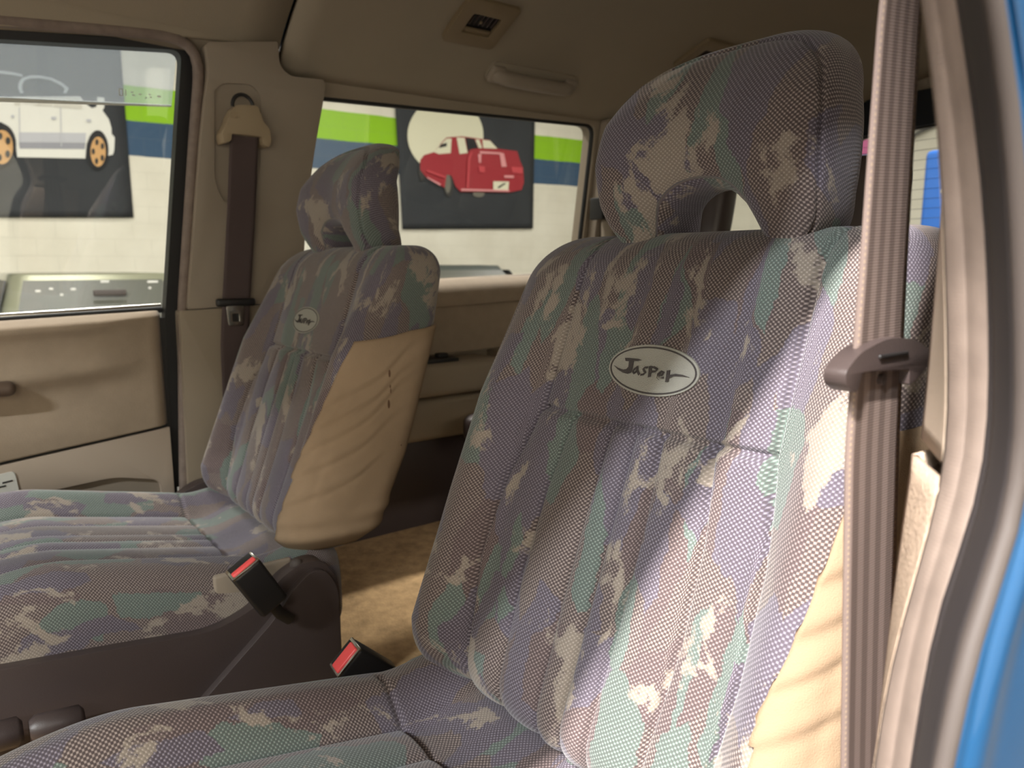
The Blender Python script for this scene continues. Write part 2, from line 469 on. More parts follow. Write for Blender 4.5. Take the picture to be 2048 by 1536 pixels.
# wall banners with flat prints
SEDAN = {
    'body': [(0.31, 3.062), (0.419, 3.18), (0.627, 3.246), (0.798, 3.241), (0.915, 3.297), (1.56, 3.388), (1.607, 3.316), (1.669, 3.274), (1.717, 3.294), (1.735, 3.404), (1.806, 3.406), (1.798, 3.297), (1.775, 3.263), (1.835, 3.171), (1.855, 3.071), (1.85, 3.012), (1.881, 2.971), (1.863, 2.822), (1.846, 2.776), (1.789, 2.757), (1.775, 2.917), (1.741, 3.001), (1.689, 3.025), (1.632, 2.975), (1.584, 2.869), (1.558, 2.708), (0.9, 2.666), (0.895, 2.804), (0.865, 2.938), (0.823, 3.001), (0.779, 3.023), (0.704, 2.975), (0.65, 2.888), (0.611, 2.709), (0.515, 2.66), (0.317, 2.683), (0.272, 2.784)],
    'skirt_shade': [(0.927, 2.827), (1.572, 2.883), (1.56, 2.812), (0.93, 2.759)],
    'side_shade': [(0.936, 2.932), (1.587, 2.992), (1.572, 2.886), (0.927, 2.827)],
    'front_glass': [(0.932, 3.292), (0.992, 3.3), (0.972, 3.209), (0.919, 3.209)],
    'side_glass': [(1.164, 3.327), (1.283, 3.339), (1.281, 3.245), (1.088, 3.226), (1.146, 3.251)],
    'rear_glass': [(1.296, 3.341), (1.546, 3.368), (1.574, 3.27), (1.556, 3.25), (1.293, 3.241)],
    'mirror': [(0.996, 3.273), (1.023, 3.308), (1.114, 3.316), (1.155, 3.273), (1.133, 3.251), (0.993, 3.236)],
    'door_gap': [(1.351, 3.242), (1.36, 3.243), (1.333, 2.817), (1.323, 2.816)],
    'door_gap_b': [(0.959, 3.194), (0.968, 3.195), (0.94, 2.822), (0.931, 2.821)],
    'handle': [(1.253, 3.13), (1.307, 3.136), (1.297, 3.103), (1.259, 3.098)],
    'handle_b': [(1.599, 3.144), (1.652, 3.147), (1.643, 3.115), (1.604, 3.113)],
    'badge': [(0.88, 3.103), (0.91, 3.106), (0.905, 3.076), (0.88, 3.076)],
    'tyre': [(1.8, 2.824), (1.792, 2.766), (1.776, 2.711), (1.755, 2.664), (1.729, 2.627), (1.7, 2.603), (1.671, 2.593), (1.643, 2.598), (1.618, 2.618), (1.598, 2.651), (1.585, 2.696), (1.578, 2.747), (1.579, 2.804), (1.587, 2.861), (1.602, 2.914), (1.623, 2.961), (1.649, 2.998), (1.677, 3.023), (1.706, 3.034), (1.734, 3.029), (1.759, 3.01), (1.779, 2.977), (1.794, 2.933), (1.801, 2.881)],
    'rim': [(1.77, 2.799), (1.764, 2.755), (1.752, 2.714), (1.737, 2.678), (1.719, 2.65), (1.698, 2.631), (1.678, 2.624), (1.658, 2.628), (1.64, 2.644), (1.626, 2.669), (1.617, 2.703), (1.612, 2.742), (1.613, 2.785), (1.619, 2.829), (1.63, 2.869), (1.645, 2.905), (1.663, 2.933), (1.683, 2.952), (1.704, 2.959), (1.724, 2.956), (1.742, 2.941), (1.756, 2.916), (1.766, 2.882), (1.77, 2.842)],
    'tyre_b': [(0.899, 2.79), (0.889, 2.731), (0.871, 2.674), (0.844, 2.625), (0.813, 2.586), (0.777, 2.561), (0.741, 2.55), (0.707, 2.555), (0.676, 2.575), (0.652, 2.609), (0.635, 2.654), (0.627, 2.707), (0.628, 2.765), (0.637, 2.823), (0.656, 2.879), (0.681, 2.927), (0.712, 2.966), (0.747, 2.992), (0.783, 3.004), (0.817, 3.0), (0.848, 2.981), (0.873, 2.948), (0.891, 2.903), (0.9, 2.849)],
    'rim_b': [(0.867, 2.767), (0.86, 2.72), (0.846, 2.675), (0.826, 2.637), (0.803, 2.606), (0.776, 2.586), (0.75, 2.578), (0.724, 2.582), (0.702, 2.598), (0.684, 2.625), (0.671, 2.66), (0.665, 2.702), (0.666, 2.748), (0.674, 2.794), (0.688, 2.838), (0.707, 2.877), (0.73, 2.907), (0.756, 2.927), (0.782, 2.936), (0.808, 2.933), (0.831, 2.917), (0.849, 2.891), (0.862, 2.855), (0.868, 2.813)],
    'roof_line': [(0.71, 3.535), (0.826, 3.55), (0.943, 3.55), (1.025, 3.539), (1.018, 3.519), (0.929, 3.521), (0.824, 3.519), (0.707, 3.505)],
    'window_line': [(0.984, 3.34), (0.968, 3.398), (0.982, 3.455), (1.016, 3.503), (1.098, 3.542), (1.184, 3.552), (1.288, 3.546), (1.391, 3.506), (1.453, 3.454), (1.42, 3.398), (1.392, 3.398), (1.411, 3.446), (1.364, 3.484), (1.28, 3.52), (1.181, 3.524), (1.095, 3.511), (1.038, 3.483), (1.01, 3.431), (1.005, 3.377), (1.021, 3.349)],
    'spoke_gap_0': [(1.683, 2.687), (1.678, 2.666), (1.668, 2.652), (1.657, 2.651), (1.649, 2.664), (1.648, 2.684), (1.653, 2.705), (1.662, 2.719), (1.673, 2.72), (1.681, 2.707)],
    'spoke_gap_b_0': [(0.756, 2.646), (0.75, 2.623), (0.737, 2.608), (0.723, 2.607), (0.714, 2.62), (0.711, 2.642), (0.718, 2.665), (0.73, 2.68), (0.744, 2.681), (0.754, 2.668)],
    'spoke_gap_1': [(1.658, 2.793), (1.653, 2.772), (1.643, 2.758), (1.632, 2.757), (1.624, 2.77), (1.623, 2.79), (1.628, 2.811), (1.637, 2.824), (1.648, 2.825), (1.656, 2.813)],
    'spoke_gap_b_1': [(0.724, 2.758), (0.718, 2.735), (0.705, 2.72), (0.692, 2.718), (0.682, 2.731), (0.68, 2.753), (0.686, 2.776), (0.698, 2.791), (0.712, 2.793), (0.722, 2.78)],
    'spoke_gap_2': [(1.703, 2.9), (1.698, 2.879), (1.688, 2.865), (1.677, 2.864), (1.669, 2.876), (1.668, 2.896), (1.673, 2.917), (1.682, 2.931), (1.693, 2.932), (1.701, 2.92)],
    'spoke_gap_b_2': [(0.781, 2.871), (0.775, 2.848), (0.762, 2.833), (0.748, 2.832), (0.738, 2.845), (0.736, 2.867), (0.742, 2.89), (0.755, 2.905), (0.769, 2.906), (0.779, 2.894)],
    'spoke_gap_3': [(1.756, 2.86), (1.751, 2.839), (1.741, 2.825), (1.73, 2.824), (1.723, 2.836), (1.721, 2.857), (1.726, 2.878), (1.736, 2.892), (1.747, 2.893), (1.754, 2.881)],
    'spoke_gap_b_3': [(0.849, 2.831), (0.843, 2.808), (0.83, 2.793), (0.816, 2.791), (0.806, 2.804), (0.804, 2.827), (0.81, 2.85), (0.823, 2.865), (0.837, 2.866), (0.847, 2.853)],
    'spoke_gap_4': [(1.744, 2.728), (1.739, 2.707), (1.729, 2.693), (1.718, 2.692), (1.71, 2.705), (1.708, 2.725), (1.713, 2.746), (1.723, 2.76), (1.734, 2.761), (1.742, 2.749)],
    'spoke_gap_b_4': [(0.834, 2.691), (0.827, 2.668), (0.815, 2.653), (0.801, 2.652), (0.791, 2.665), (0.788, 2.687), (0.795, 2.71), (0.807, 2.725), (0.821, 2.726), (0.831, 2.713)],
    
}
COUPE = {
    'circle': [(7.196, 3.538), (7.187, 3.446), (7.159, 3.355), (7.113, 3.267), (7.052, 3.184), (6.976, 3.109), (6.888, 3.043), (6.791, 2.988), (6.686, 2.946), (6.578, 2.917), (6.468, 2.902), (6.359, 2.901), (6.255, 2.914), (6.157, 2.94), (6.068, 2.979), (5.99, 3.029), (5.925, 3.089), (5.873, 3.157), (5.836, 3.232), (5.814, 3.313), (5.808, 3.396), (5.818, 3.481), (5.844, 3.566), (5.885, 3.648), (5.94, 3.727), (6.008, 3.799), (6.088, 3.864), (6.178, 3.919), (6.276, 3.964), (6.38, 3.998), (6.487, 4.018), (6.595, 4.026), (6.702, 4.019), (6.804, 3.999), (6.899, 3.965), (6.985, 3.918), (7.058, 3.859), (7.118, 3.79), (7.162, 3.712), (7.188, 3.627)],
    'body': [(6.016, 3.063), (6.086, 3.14), (6.26, 3.198), (6.422, 3.372), (6.495, 3.437), (6.786, 3.484), (7.047, 3.481), (7.316, 3.477), (7.472, 3.36), (7.877, 3.358), (7.939, 3.207), (8.002, 3.101), (8.023, 2.865), (7.971, 2.742), (7.712, 2.684), (6.737, 2.638), (6.646, 2.715), (6.576, 2.873), (6.485, 2.882), (6.446, 2.68), (6.113, 2.819), (6.012, 2.919)],
    'quarter_glass': [(6.26, 3.198), (6.386, 3.325), (6.494, 3.42), (6.584, 3.429), (6.563, 3.211), (6.348, 3.177)],
    'door_glass': [(6.675, 3.452), (6.823, 3.467), (6.879, 3.239), (6.727, 3.21)],
    'dark_glass': [(6.841, 3.469), (7.009, 3.467), (7.084, 3.332), (6.932, 3.3), (6.885, 3.254)],
    'rear_glass': [(7.028, 3.458), (7.104, 3.466), (7.16, 3.339), (7.093, 3.333)],
    'rear_glass_b': [(7.165, 3.466), (7.316, 3.467), (7.462, 3.359), (7.183, 3.341)],
    'pillar_dark': [(6.386, 3.325), (6.493, 3.357), (6.493, 3.306), (6.35, 3.264)],
    'stripe': [(7.502, 3.301), (7.592, 3.298), (7.652, 3.09), (7.547, 3.079)],
    'spoiler_line': [(7.102, 3.288), (7.532, 3.304), (7.572, 3.277), (7.121, 3.252)],
    'spoiler_post': [(7.073, 3.241), (7.14, 3.247), (7.13, 3.11), (7.091, 3.107)],
    'tail_lamp': [(7.743, 3.097), (7.981, 3.103), (7.985, 3.002), (7.763, 3.001)],
    'tail_lamp_b': [(7.081, 3.061), (7.206, 3.055), (7.205, 2.964), (7.099, 2.964)],
    'reflector': [(7.591, 2.948), (7.794, 2.96), (7.79, 2.92), (7.595, 2.911)],
    'plate': [(7.371, 2.84), (7.692, 2.855), (7.675, 2.713), (7.37, 2.71)],
    'plate_mark': [(7.45, 2.749), (7.59, 2.828), (7.631, 2.823), (7.48, 2.733)],
    'bumper_line': [(6.738, 2.683), (7.702, 2.721), (7.692, 2.694), (6.738, 2.653)],
    'side_line': [(6.116, 2.927), (6.449, 2.85), (6.448, 2.82), (6.115, 2.898)],
    'side_skirt': [(6.122, 2.819), (6.357, 2.733), (6.348, 2.703), (6.113, 2.804)],
    'boot_edge': [(6.874, 3.164), (6.932, 3.258), (6.96, 3.261), (6.912, 3.137), (6.878, 2.699), (6.841, 2.697)],
    'tyre': [(6.614, 2.765), (6.61, 2.711), (6.6, 2.66), (6.584, 2.616), (6.564, 2.581), (6.54, 2.559), (6.516, 2.551), (6.492, 2.557), (6.469, 2.576), (6.45, 2.608), (6.436, 2.65), (6.428, 2.699), (6.426, 2.752), (6.43, 2.806), (6.44, 2.856), (6.455, 2.9), (6.475, 2.934), (6.498, 2.956), (6.523, 2.965), (6.547, 2.96), (6.569, 2.941), (6.588, 2.91), (6.603, 2.868), (6.612, 2.818)],
    'rim': [(6.559, 2.754), (6.557, 2.715), (6.551, 2.679), (6.541, 2.648), (6.53, 2.623), (6.516, 2.608), (6.502, 2.602), (6.488, 2.606), (6.475, 2.62), (6.465, 2.643), (6.456, 2.673), (6.452, 2.709), (6.451, 2.747), (6.453, 2.785), (6.459, 2.821), (6.468, 2.852), (6.48, 2.876), (6.493, 2.892), (6.507, 2.898), (6.521, 2.894), (6.534, 2.88), (6.545, 2.857), (6.553, 2.827), (6.558, 2.792)],
    'tyre_b': [(6.119, 2.913), (6.115, 2.874), (6.108, 2.837), (6.096, 2.804), (6.081, 2.779), (6.064, 2.763), (6.046, 2.757), (6.028, 2.761), (6.012, 2.775), (5.999, 2.798), (5.988, 2.828), (5.982, 2.864), (5.981, 2.903), (5.984, 2.942), (5.992, 2.979), (6.004, 3.011), (6.018, 3.036), (6.035, 3.052), (6.053, 3.059), (6.071, 3.055), (6.087, 3.041), (6.101, 3.018), (6.111, 2.988), (6.117, 2.952)],
    'tyre_c': [(7.213, 2.635), (7.208, 2.621), (7.197, 2.607), (7.178, 2.595), (7.154, 2.585), (7.126, 2.578), (7.096, 2.575), (7.066, 2.575), (7.038, 2.579), (7.015, 2.586), (6.996, 2.596), (6.985, 2.608), (6.981, 2.622), (6.985, 2.636), (6.997, 2.649), (7.015, 2.661), (7.039, 2.671), (7.067, 2.678), (7.097, 2.682), (7.127, 2.682), (7.155, 2.678), (7.179, 2.671), (7.197, 2.661), (7.209, 2.649)],
    
}

def banner(name, rect, label, prints, order, colours):
    t = thing(name, (-9.98, rect[3][0], rect[3][1]), label, 'banner')
    n = 24
    (ya, za), (yb, zb), (yc, zc), (yd, zd) = rect
    def cloth(u, v):
        y = (ya + (yb - ya) * u) * v + (yd + (yc - yd) * u) * (1 - v)
        z = (za + (zb - za) * u) * v + (zd + (zc - zd) * u) * (1 - v)
        return (-9.965 + 0.006 * math.sin(9 * u + 3 * v) * (1 - v), y, z)
    c = grid('cloth', cloth, n, n, 'banner', t)
    sol = c.modifiers.new('thickness', 'SOLIDIFY'); sol.thickness = 0.004; sol.offset = -1
    for i, (key, mat) in enumerate(order):
        d = -9.952 + 0.0015 * i
        panel('print', prints[key], lambda a, b, q, d=d: (d + q, a, b), 0.001, colours[mat], t)
    return t
pc = {}
for nm, c in dict(white=(226, 224, 214), pale=(206, 202, 190), grey=(150, 150, 156), mid=(188, 188, 192), black=(26, 26, 28), gold=(206, 160, 104),
                  cream=(222, 218, 190), red=(158, 40, 48), lightred=(196, 70, 76), pink=(222, 150, 150), tyre=(52, 50, 46), smoke=(112, 108, 96), dimline=(176, 180, 180)).items():
    pc[nm] = simple('print_' + nm, c, 0.7)
banner('wall_banner', [(-1.6, 4.0), (2.018, 4.048), (2.016, 2.064), (-1.6, 1.93)],
       'charcoal wall banner printed with a silver sedan on gold wheels', SEDAN,
       [('body', 'white'), ('side_shade', 'mid'), ('skirt_shade', 'grey'), ('front_glass', 'pale'), ('side_glass', 'pale'), ('rear_glass', 'pale'), ('mirror', 'white'),
        ('door_gap', 'mid'), ('door_gap_b', 'mid'), ('handle', 'mid'), ('handle_b', 'mid'), ('badge', 'mid'), ('tyre', 'black'), ('tyre_b', 'black'), ('rim', 'gold'), ('rim_b', 'gold'),
        ('roof_line', 'dimline'), ('window_line', 'dimline')] + [(f'spoke_gap_{i}', 'tyre') for i in range(5)] + [(f'spoke_gap_b_{i}', 'tyre') for i in range(5)], pc)
banner('wall_banner', [(5.596, 4.37), (8.29, 4.5), (8.24, 2.115), (5.694, 2.033)],
       'charcoal wall banner printed with a red coupe against a cream disc', COUPE,
       [('circle', 'cream'), ('tyre_c', 'smoke'), ('tyre', 'tyre'), ('tyre_b', 'tyre'), ('rim', 'smoke'), ('body', 'red'), ('quarter_glass', 'cream'), ('pillar_dark', 'black'), ('door_glass', 'cream'),
        ('dark_glass', 'black'), ('rear_glass', 'cream'), ('rear_glass_b', 'cream'), ('stripe', 'pink'), ('spoiler_line', 'pink'), ('spoiler_post', 'pink'), ('tail_lamp', 'lightred'),
        ('tail_lamp_b', 'lightred'), ('reflector', 'pink'), ('plate', 'cream'), ('plate_mark', 'black'), ('bumper_line', 'pink'), ('side_line', 'lightred'), ('side_skirt', 'pink'), ('boot_edge', 'lightred')], pc)

# parked cars, noses towards the van (+x)
def parked_car(cx, cy, mat, zroof, label):
    t = thing('parked_car', (cx, cy, 0.0), label, 'car', 'cars parked nose-out by the wall')
    prof = rounded([(-3.15, 0.3), (-3.2, 0.75), (-3.05, 0.98), (-0.1, 0.98), (0.95, 0.86), (1.05, 0.6), (1.02, 0.3)], [0.1, 0.1, 0.08, 0.02, 0.12, 0.1, 0.1], 4)
    panel('body', prof, lambda a, b, d: (cx + a, cy - 0.82 + d, b), 1.64, mat, t, bevel=0.06)
    # glasshouse as stacked rounded sections
    secs = []
    for q in np.linspace(0, 1, 12):
        z = 0.97 + (zroof - 0.97) * math.sin(q * math.pi / 2)
        s = q if q < 0.8 else 0.8 + (q - 0.8) * 0.4
        f, r, w = 0.02 - 0.62 * z_frac(z, zroof), -2.45 + 0.55 * z_frac(z, zroof), 0.74 - 0.16 * z_frac(z, zroof) ** 1.6
        if q > 0.95: f -= 0.25; r += 0.25; w -= 0.12
        secs.append((z, f, r, w))
    V, F = [], []
    n = 28
    for (z, f, r, w) in secs:
        for j in range(n):
            a = 2 * math.pi * j / n
            ex = 0.22
            x = math.copysign(abs(math.cos(a)) ** ex, math.cos(a)); y = math.copysign(abs(math.sin(a)) ** ex, math.sin(a))
            V.append((cx + (f + r) / 2 + x * (f - r) / 2, cy + y * w, z))
    for i in range(len(secs) - 1):
        for j in range(n):
            F.append((i * n + j, i * n + (j + 1) % n, (i + 1) * n + (j + 1) % n, (i + 1) * n + j))
    F.append(tuple((len(secs) - 1) * n + j for j in range(n)))
    obj('roof', V, F, mat, t, sharp=60)
    zt = zroof - 0.055
    def scr(z, y): 
        fr = z_frac(z, zroof)
        return (cx + 0.035 - 0.62 * fr, cy + y, z)
    w0, w1 = 0.63, 0.50
    V = [scr(1.0, -w0), scr(1.0, w0), scr(zt, w1), scr(zt, -w1)]
    V += [(x - 0.006, y, z) for x, y, z in V]
    obj('windscreen', V, [(0, 1, 2, 3), (7, 6, 5, 4), (0, 4, 5, 1), (1, 5, 6, 2), (2, 6, 7, 3), (3, 7, 4, 0)], M['carglass'], t, smooth=False)
    for sgn in (-1, 1):
        def sw(x, z): return (cx + x, cy + sgn * (0.752 - 0.16 * z_frac(z, zroof) ** 1.6), z)
        V = [sw(-0.12, 1.02), sw(-0.52, zt), sw(-1.15, zt), sw(-1.15, 1.02)]
        V += [(x, y - sgn * 0.01, z) for x, y, z in V]
        obj('side_window', V, [(0, 1, 2, 3), (7, 6, 5, 4), (0, 4, 5, 1), (1, 5, 6, 2), (2, 6, 7, 3), (3, 7, 4, 0)], 'black', t, smooth=False)
        rbox('door_mirror', (cx - 0.1, cy + sgn * 0.87, 1.04), (0.1, 0.2, 0.13), mat, t, 0.03)
        rbox('headlamp', (cx + 0.98, cy + sgn * 0.55, 0.68), (0.1, 0.36, 0.14), 'white_plastic', t, 0.03)
        for wx in (0.45, -2.35):
            tube('wheel', [(cx + wx, cy + sgn * 0.64, 0.31), (cx + wx, cy + sgn * 0.65, 0.31), (cx + wx, cy + sgn * 0.83, 0.31), (cx + wx, cy + sgn * 0.84, 0.31)], [0.27, 0.31, 0.31, 0.27], 'rubber', t, 24)
    rbox('rear_view_mirror', (cx - 0.30, cy + 0.06, zt - 0.1), (0.03, 0.24, 0.05), 'lip', t, 0.015)
    return t
def z_frac(z, zr):
    return min(1.0, max(0.0, (z - 0.97) / (zr - 0.97)))
M['carglass'] = simple('dark_green_car_glass', (84, 84, 76), 0.35, spec=0.25)
M['car_silver'] = simple('silver_green_car_paint', (150, 150, 126), 0.3, metal=0.4, coat=0.6)
M['car_dark'] = simple('dark_green_car_paint', (44, 50, 42), 0.55)
parked_car(-6.4, 1.08, 'car_silver', 1.435, 'silver-green car with stickers on its windscreen, outside the far front door window')
for i, (dy, dz, w) in enumerate([(-0.42, 1.3, 0.05), (-0.33, 1.315, 0.04), (-0.27, 1.27, 0.03), (-0.18, 1.31, 0.05), (0.06, 1.365, 0.09), (0.42, 1.36, 0.12), (0.38, 1.31, 0.03)]):
    fr = z_frac(dz, 1.435)
    tag(rbox('windscreen_sticker', (-6.4 + 0.045 - 0.62 * fr, 1.08 + dy, dz), (0.006, w * 0.7, 0.018), 'white_plastic', None, 0.003),
        ['leftmost pale sticker on the silver-green car windscreen', 'second pale sticker from the left on the parked car windscreen', 'small low pale sticker left of the windscreen mirror',
         'pale sticker just left of the parked car mirror', 'pale blue-white sticker above the parked car mirror', 'wide pale sticker in the upper right windscreen corner', 'tiny pale sticker under the windscreen corner sticker'][i], 'sticker', 'windscreen stickers')
parked_car(-6.4, 4.75, 'car_dark', 1.50, 'dark green car whose roof shows through the far rear window')

# tall blue cabinet and pipe seen through the rear window
t = thing('tool_cabinet', (-2.93, 7.6, 0), 'tall blue cabinet with white patches beyond the rear window', 'cabinet')
M['cab_blue'] = simple('bright_blue_cabinet', (52, 112, 200), 0.4)
M['cab_navy'] = simple('navy_cabinet_door', (30, 52, 128), 0.4)
M['cab_pale'] = simple('pale_blue_panel', (150, 196, 232), 0.5)
rbox('body', (-2.93, 7.6, 1.27), (0.60, 0.5, 2.54), 'cab_blue', t, 0.05)
rbox('door', (-2.81, 7.335, 1.62), (0.30, 0.03, 1.1), 'cab_navy', t, 0.01)
rbox('panel', (-3.08, 7.34, 1.55), (0.2, 0.03, 0.35), 'cab_pale', t, 0.01)
for i, (a, z, s) in enumerate([(-3.03, 2.16, 0.03), (-2.91, 2.1, 0.03), (-2.85, 2.02, 0.04), (-3.05, 2.45, 0.03)]):
    rbox('spot', (a, 7.32, z), (s, 0.02, s), 'white_plastic', t, 0.006)
rbox('mark', (-2.83, 7.31, 1.86), (0.07, 0.01, 0.16), 'print_o' if 'print_o' in M else simple('orange_mark', (226, 140, 110), 0.6), t, 0.004)
rbox('mark', (-2.85, 7.31, 1.42), (0.12, 0.01, 0.3), 'white_plastic', t, 0.004)
tag(tube('wall_pipe', [(-6.5, 11.9, 3.0), (-4.6, 11.9, 3.75), (-4.4, 11.9, 3.75), (-4.4, 11.9, 2.4), (-4.7, 11.9, 2.4)], 0.03, 'concrete'), 'thin grey pipe bent along the pale rear wall', 'pipe')
for i, (x, nm, c) in enumerate([(-6.15, 'pink and blue striped box on the rear workshop wall', (214, 110, 160))]):
    t = thing('wall_box', (x, 11.8, 2.85), nm, 'box')
    rbox('upper', (x, 11.85, 3.32), (0.6, 0.25, 0.22), simple('pink_box', c, 0.5), t, 0.02)
    rbox('lower', (x, 11.85, 3.05), (0.6, 0.25, 0.3), 'cab_pale', t, 0.02)

# ------------------------------------------------------------------ van shell
XC = -0.84            # centre line of the van
def roof_z(x, y):
    u = (x - XC) / 0.715
    return 1.884 + 0.2 * max(0.0, 1 - abs(u) ** 4.0) + 0.012 * max(0, y - 0.6)
SEAM_Y = 0.603
def seam_y(u):        # the rear headliner's front edge
    return SEAM_Y
c = grid('ceiling', lambda u, v: (XC - 0.715 + 1.403 * u, SEAM_Y + 0.004 + (2.66 - SEAM_Y) * v, roof_z(XC - 0.715 + 1.403 * u, SEAM_Y + (2.66 - SEAM_Y) * v)), 90, 40, 'liner')
sl = c.modifiers.new('thickness', 'SOLIDIFY'); sl.thickness = 0.02; sl.offset = 1; tag(c, kind='structure')
c = grid('trim_1', lambda u, v: (XC - 0.715 + 1.403 * u, -0.92 + (SEAM_Y - 0.004 + 0.92) * v, roof_z(XC - 0.715 + 1.403 * u, 0) + 0.028 * (1 - v) ** 0.7 + 0.012), 90, 20, 'liner')
sl = c.modifiers.new('thickness', 'SOLIDIFY'); sl.thickness = 0.02; sl.offset = 1; tag(c, kind='structure')
c = grid('roof_skin', lambda u, v: (XC - 0.76 + 1.464 * u, -0.95 + 3.7 * v, roof_z((XC - 0.715 + 1.403 * u), 0.6) + 0.06), 60, 10, 'blue')
c.modifiers.new('thickness', 'SOLIDIFY').thickness = 0.01
tag(c, kind='structure')
tag(rbox('floor', (XC, 0.9, 0.80), (1.52, 3.4, 0.08), 'carpet', None, 0.01), kind='structure')

# far side: quarter panel with two window openings
win2 = rounded([(0.690, 1.856), (1.514, 1.888), (1.503, 1.475), (0.637, 1.440)], [0.02, 0.035, 0.02, 0.02], 6)
win3 = rounded([(1.80, 1.86), (2.42, 1.86), (2.46, 1.49), (1.78, 1.49)], 0.03, 5)
w = panel('wall_left', [(0.60, 0.69), (2.66, 0.69), (2.66, 1.95), (0.60, 1.93)], far(-0.012), 0.05, 'beige_dark', None, [win2, win3], 0.0)
tag(w, kind='structure')
def opening_frame(name, loop, r, parent, off=-0.01):
    return tube('rubber_frame', [(far_x(z) + off, y, z) for y, z in loop], r, 'rubber', parent, 8, True)
def pane(name, loop, off, mat='glass', parent=None):
    return panel(name, loop, far(off), 0.004, mat, parent)
g = pane('window_2', win2, -0.045); tag(g, kind='structure'); opening_frame('f', win2, 0.007, g, -0.025)
g = pane('window_3', win3, -0.045); tag(g, kind='structure'); opening_frame('f', win3, 0.007, g, -0.025)

# far front door: inner skin, glass, frame, strip, visor
DY0, DY1 = -0.62, 0.372
door = panel('door_1', [(DY0, 0.80), (DY1 - 0.004, 0.80), (DY1, 1.395), (DY0, 1.37)], lambda a, b, d: (-1.615 - d, a, b), 0.06, 'black'); tag(door, kind='structure')
def line_z(y): return 1.143 + (y - 0.070) * 0.1115
def door_cloth(u, v):
    y = DY0 + (DY1 - 0.010 - DY0) * u
    z0, z1 = line_z(y) + 0.003, 1.399 + 0.035 * (y - 0.09)
    z = z0 + (z1 - z0) * min(1.0, v / 0.9)
    x = -1.598
    h = min(1.0, v / 0.9)
    x += (0.018 * math.exp(-((h - 0.58) / 0.10) ** 2) + 0.005 * math.sin(h * 9 + y * 2) + 0.012 * math.exp(-((h - 0.93) / 0.06) ** 2)) * (1 - float(sm(u, 0.86, 0.985)))
    if v > 0.86:
        q = (v - 0.86) / 0.14
        x -= 0.055 * q ** 1.5; z = z0 + (z1 - z0) * (0.86 / 0.9 + (1 - 0.86 / 0.9) * math.sin(min(1, q * 1.4) * math.pi / 2))
    if u > 0.985: x -= 0.02 * (u - 0.985) / 0.015
    return (x, y, z)
o = grid('upper_trim', door_cloth, 100, 90, 'door_cloth', door)
o.modifiers.new('thickness', 'SOLIDIFY').thickness = 0.006
lower = [(DY0, 0.80), (DY1 - 0.012, 0.80)] + [(y, line_z(y) - 0.003) for y in np.linspace(DY1 - 0.012, DY0, 8)]
pocket = rounded([(0.02, 1.02), (0.335, 1.02), (0.335, 1.066), (0.25, 1.086), (0.02, 1.07)], 0.02, 4)
panel('lower_trim', lower, lambda a, b, d: (-1.598 - d, a, b), 0.012, 'door_plastic', door, [pocket], 0.002)
panel('door_pocket', [(0.0, 1.0), (0.35, 1.0), (0.35, 1.1), (0.0, 1.09)], lambda a, b, d: (-1.609 - d, a, b), 0.004, 'pillar', door)
h = rbox('door_handle', (-1.572, 0.03, 1.2835), (0.03, 0.15, 0.027), M['handle'] if 'handle' in M else simple('brown_door_handle', (96, 80, 68), 0.4), door, 0.014, 4)
st = panel('sticker', rounded([(-0.02, 1.03), (0.096, 1.07), (0.090, 1.128), (-0.02, 1.112)], 0.008, 4), lambda a, b, d: (-1.5975 + d, a, b), 0.002, 'white_plastic', door)
for k_, (a, b, wd) in enumerate([(0.07, 1.107, 0.016), (0.045, 1.104, 0.018), (0.055, 1.099, 0.02), (0.03, 1.09, 0.03)]):
    panel('sticker_print', [(a, b), (a + wd, b + 0.002), (a + wd, b + 0.005), (a, b + 0.003)], lambda a, b, d: (-1.5950 + d, a, b), 0.0004, 'black', st)
win1 = rounded([(DY0, 1.80), (0.133, 1.874), (0.424, 1.905), (0.372, 1.412), (0.09, 1.400), (DY0, 1.372)], [0.01, 0.005, 0.025, 0.004, 0.003, 0.01], 6)
g = pane('window_1', win1, -0.05); tag(g, kind='structure')
frame_in = win1
frame_out = rounded([(DY0, 1.83), (0.12, 1.889), (0.444, 1.925), (0.412, 1.42), (0.385, 1.05), (0.352, 1.05), (0.372, 1.38), (0.40, 1.60), (0.424, 1.888)], 0.0)
panel('window_frame', rounded([(DY0, 1.80), (0.133, 1.872), (0.421, 1.902), (0.370, 1.395), (0.362, 1.04), (0.395, 1.04), (0.408, 1.395), (0.452, 1.918), (0.13, 1.889), (DY0, 1.82)], [0, 0, 0.022, 0, 0, 0, 0, 0.03, 0, 0], 6), far(-0.014), 0.03, 'rubber', g)
tube('belt_strip', [(-1.652, DY0, 1.388), (-1.652, 0.09, 1.4065), (-1.652, 0.372, 1.4165)], 0.006, 'chrome', g, 8)
tube('belt_rubber', [(-1.648, DY0, 1.381), (-1.648, 0.09, 1.400), (-1.648, 0.372, 1.410)], 0.007, 'rubber', g, 8)
vis = panel('visor', [(DY0, 1.735), (0.129, 1.788), (0.414, 1.812), (0.43, 1.93), (0.12, 1.90), (DY0, 1.83)], far(-0.075), 0.003, 'visor', g)
tube('visor_edge', [(far_x(1.74) - 0.078, DY0, 1.735), (far_x(1.79) - 0.078, 0.129, 1.788), (far_x(1.81) - 0.078, 0.414, 1.812)], [0.004, 0.0045, 0.002], 'white_plastic', vis, 8)
def emb(pts):
    panel('embossed_mark', pts, far(-0.072), 0.001, 'white_plastic', vis)
y0, z0 = 0.320, 1.818
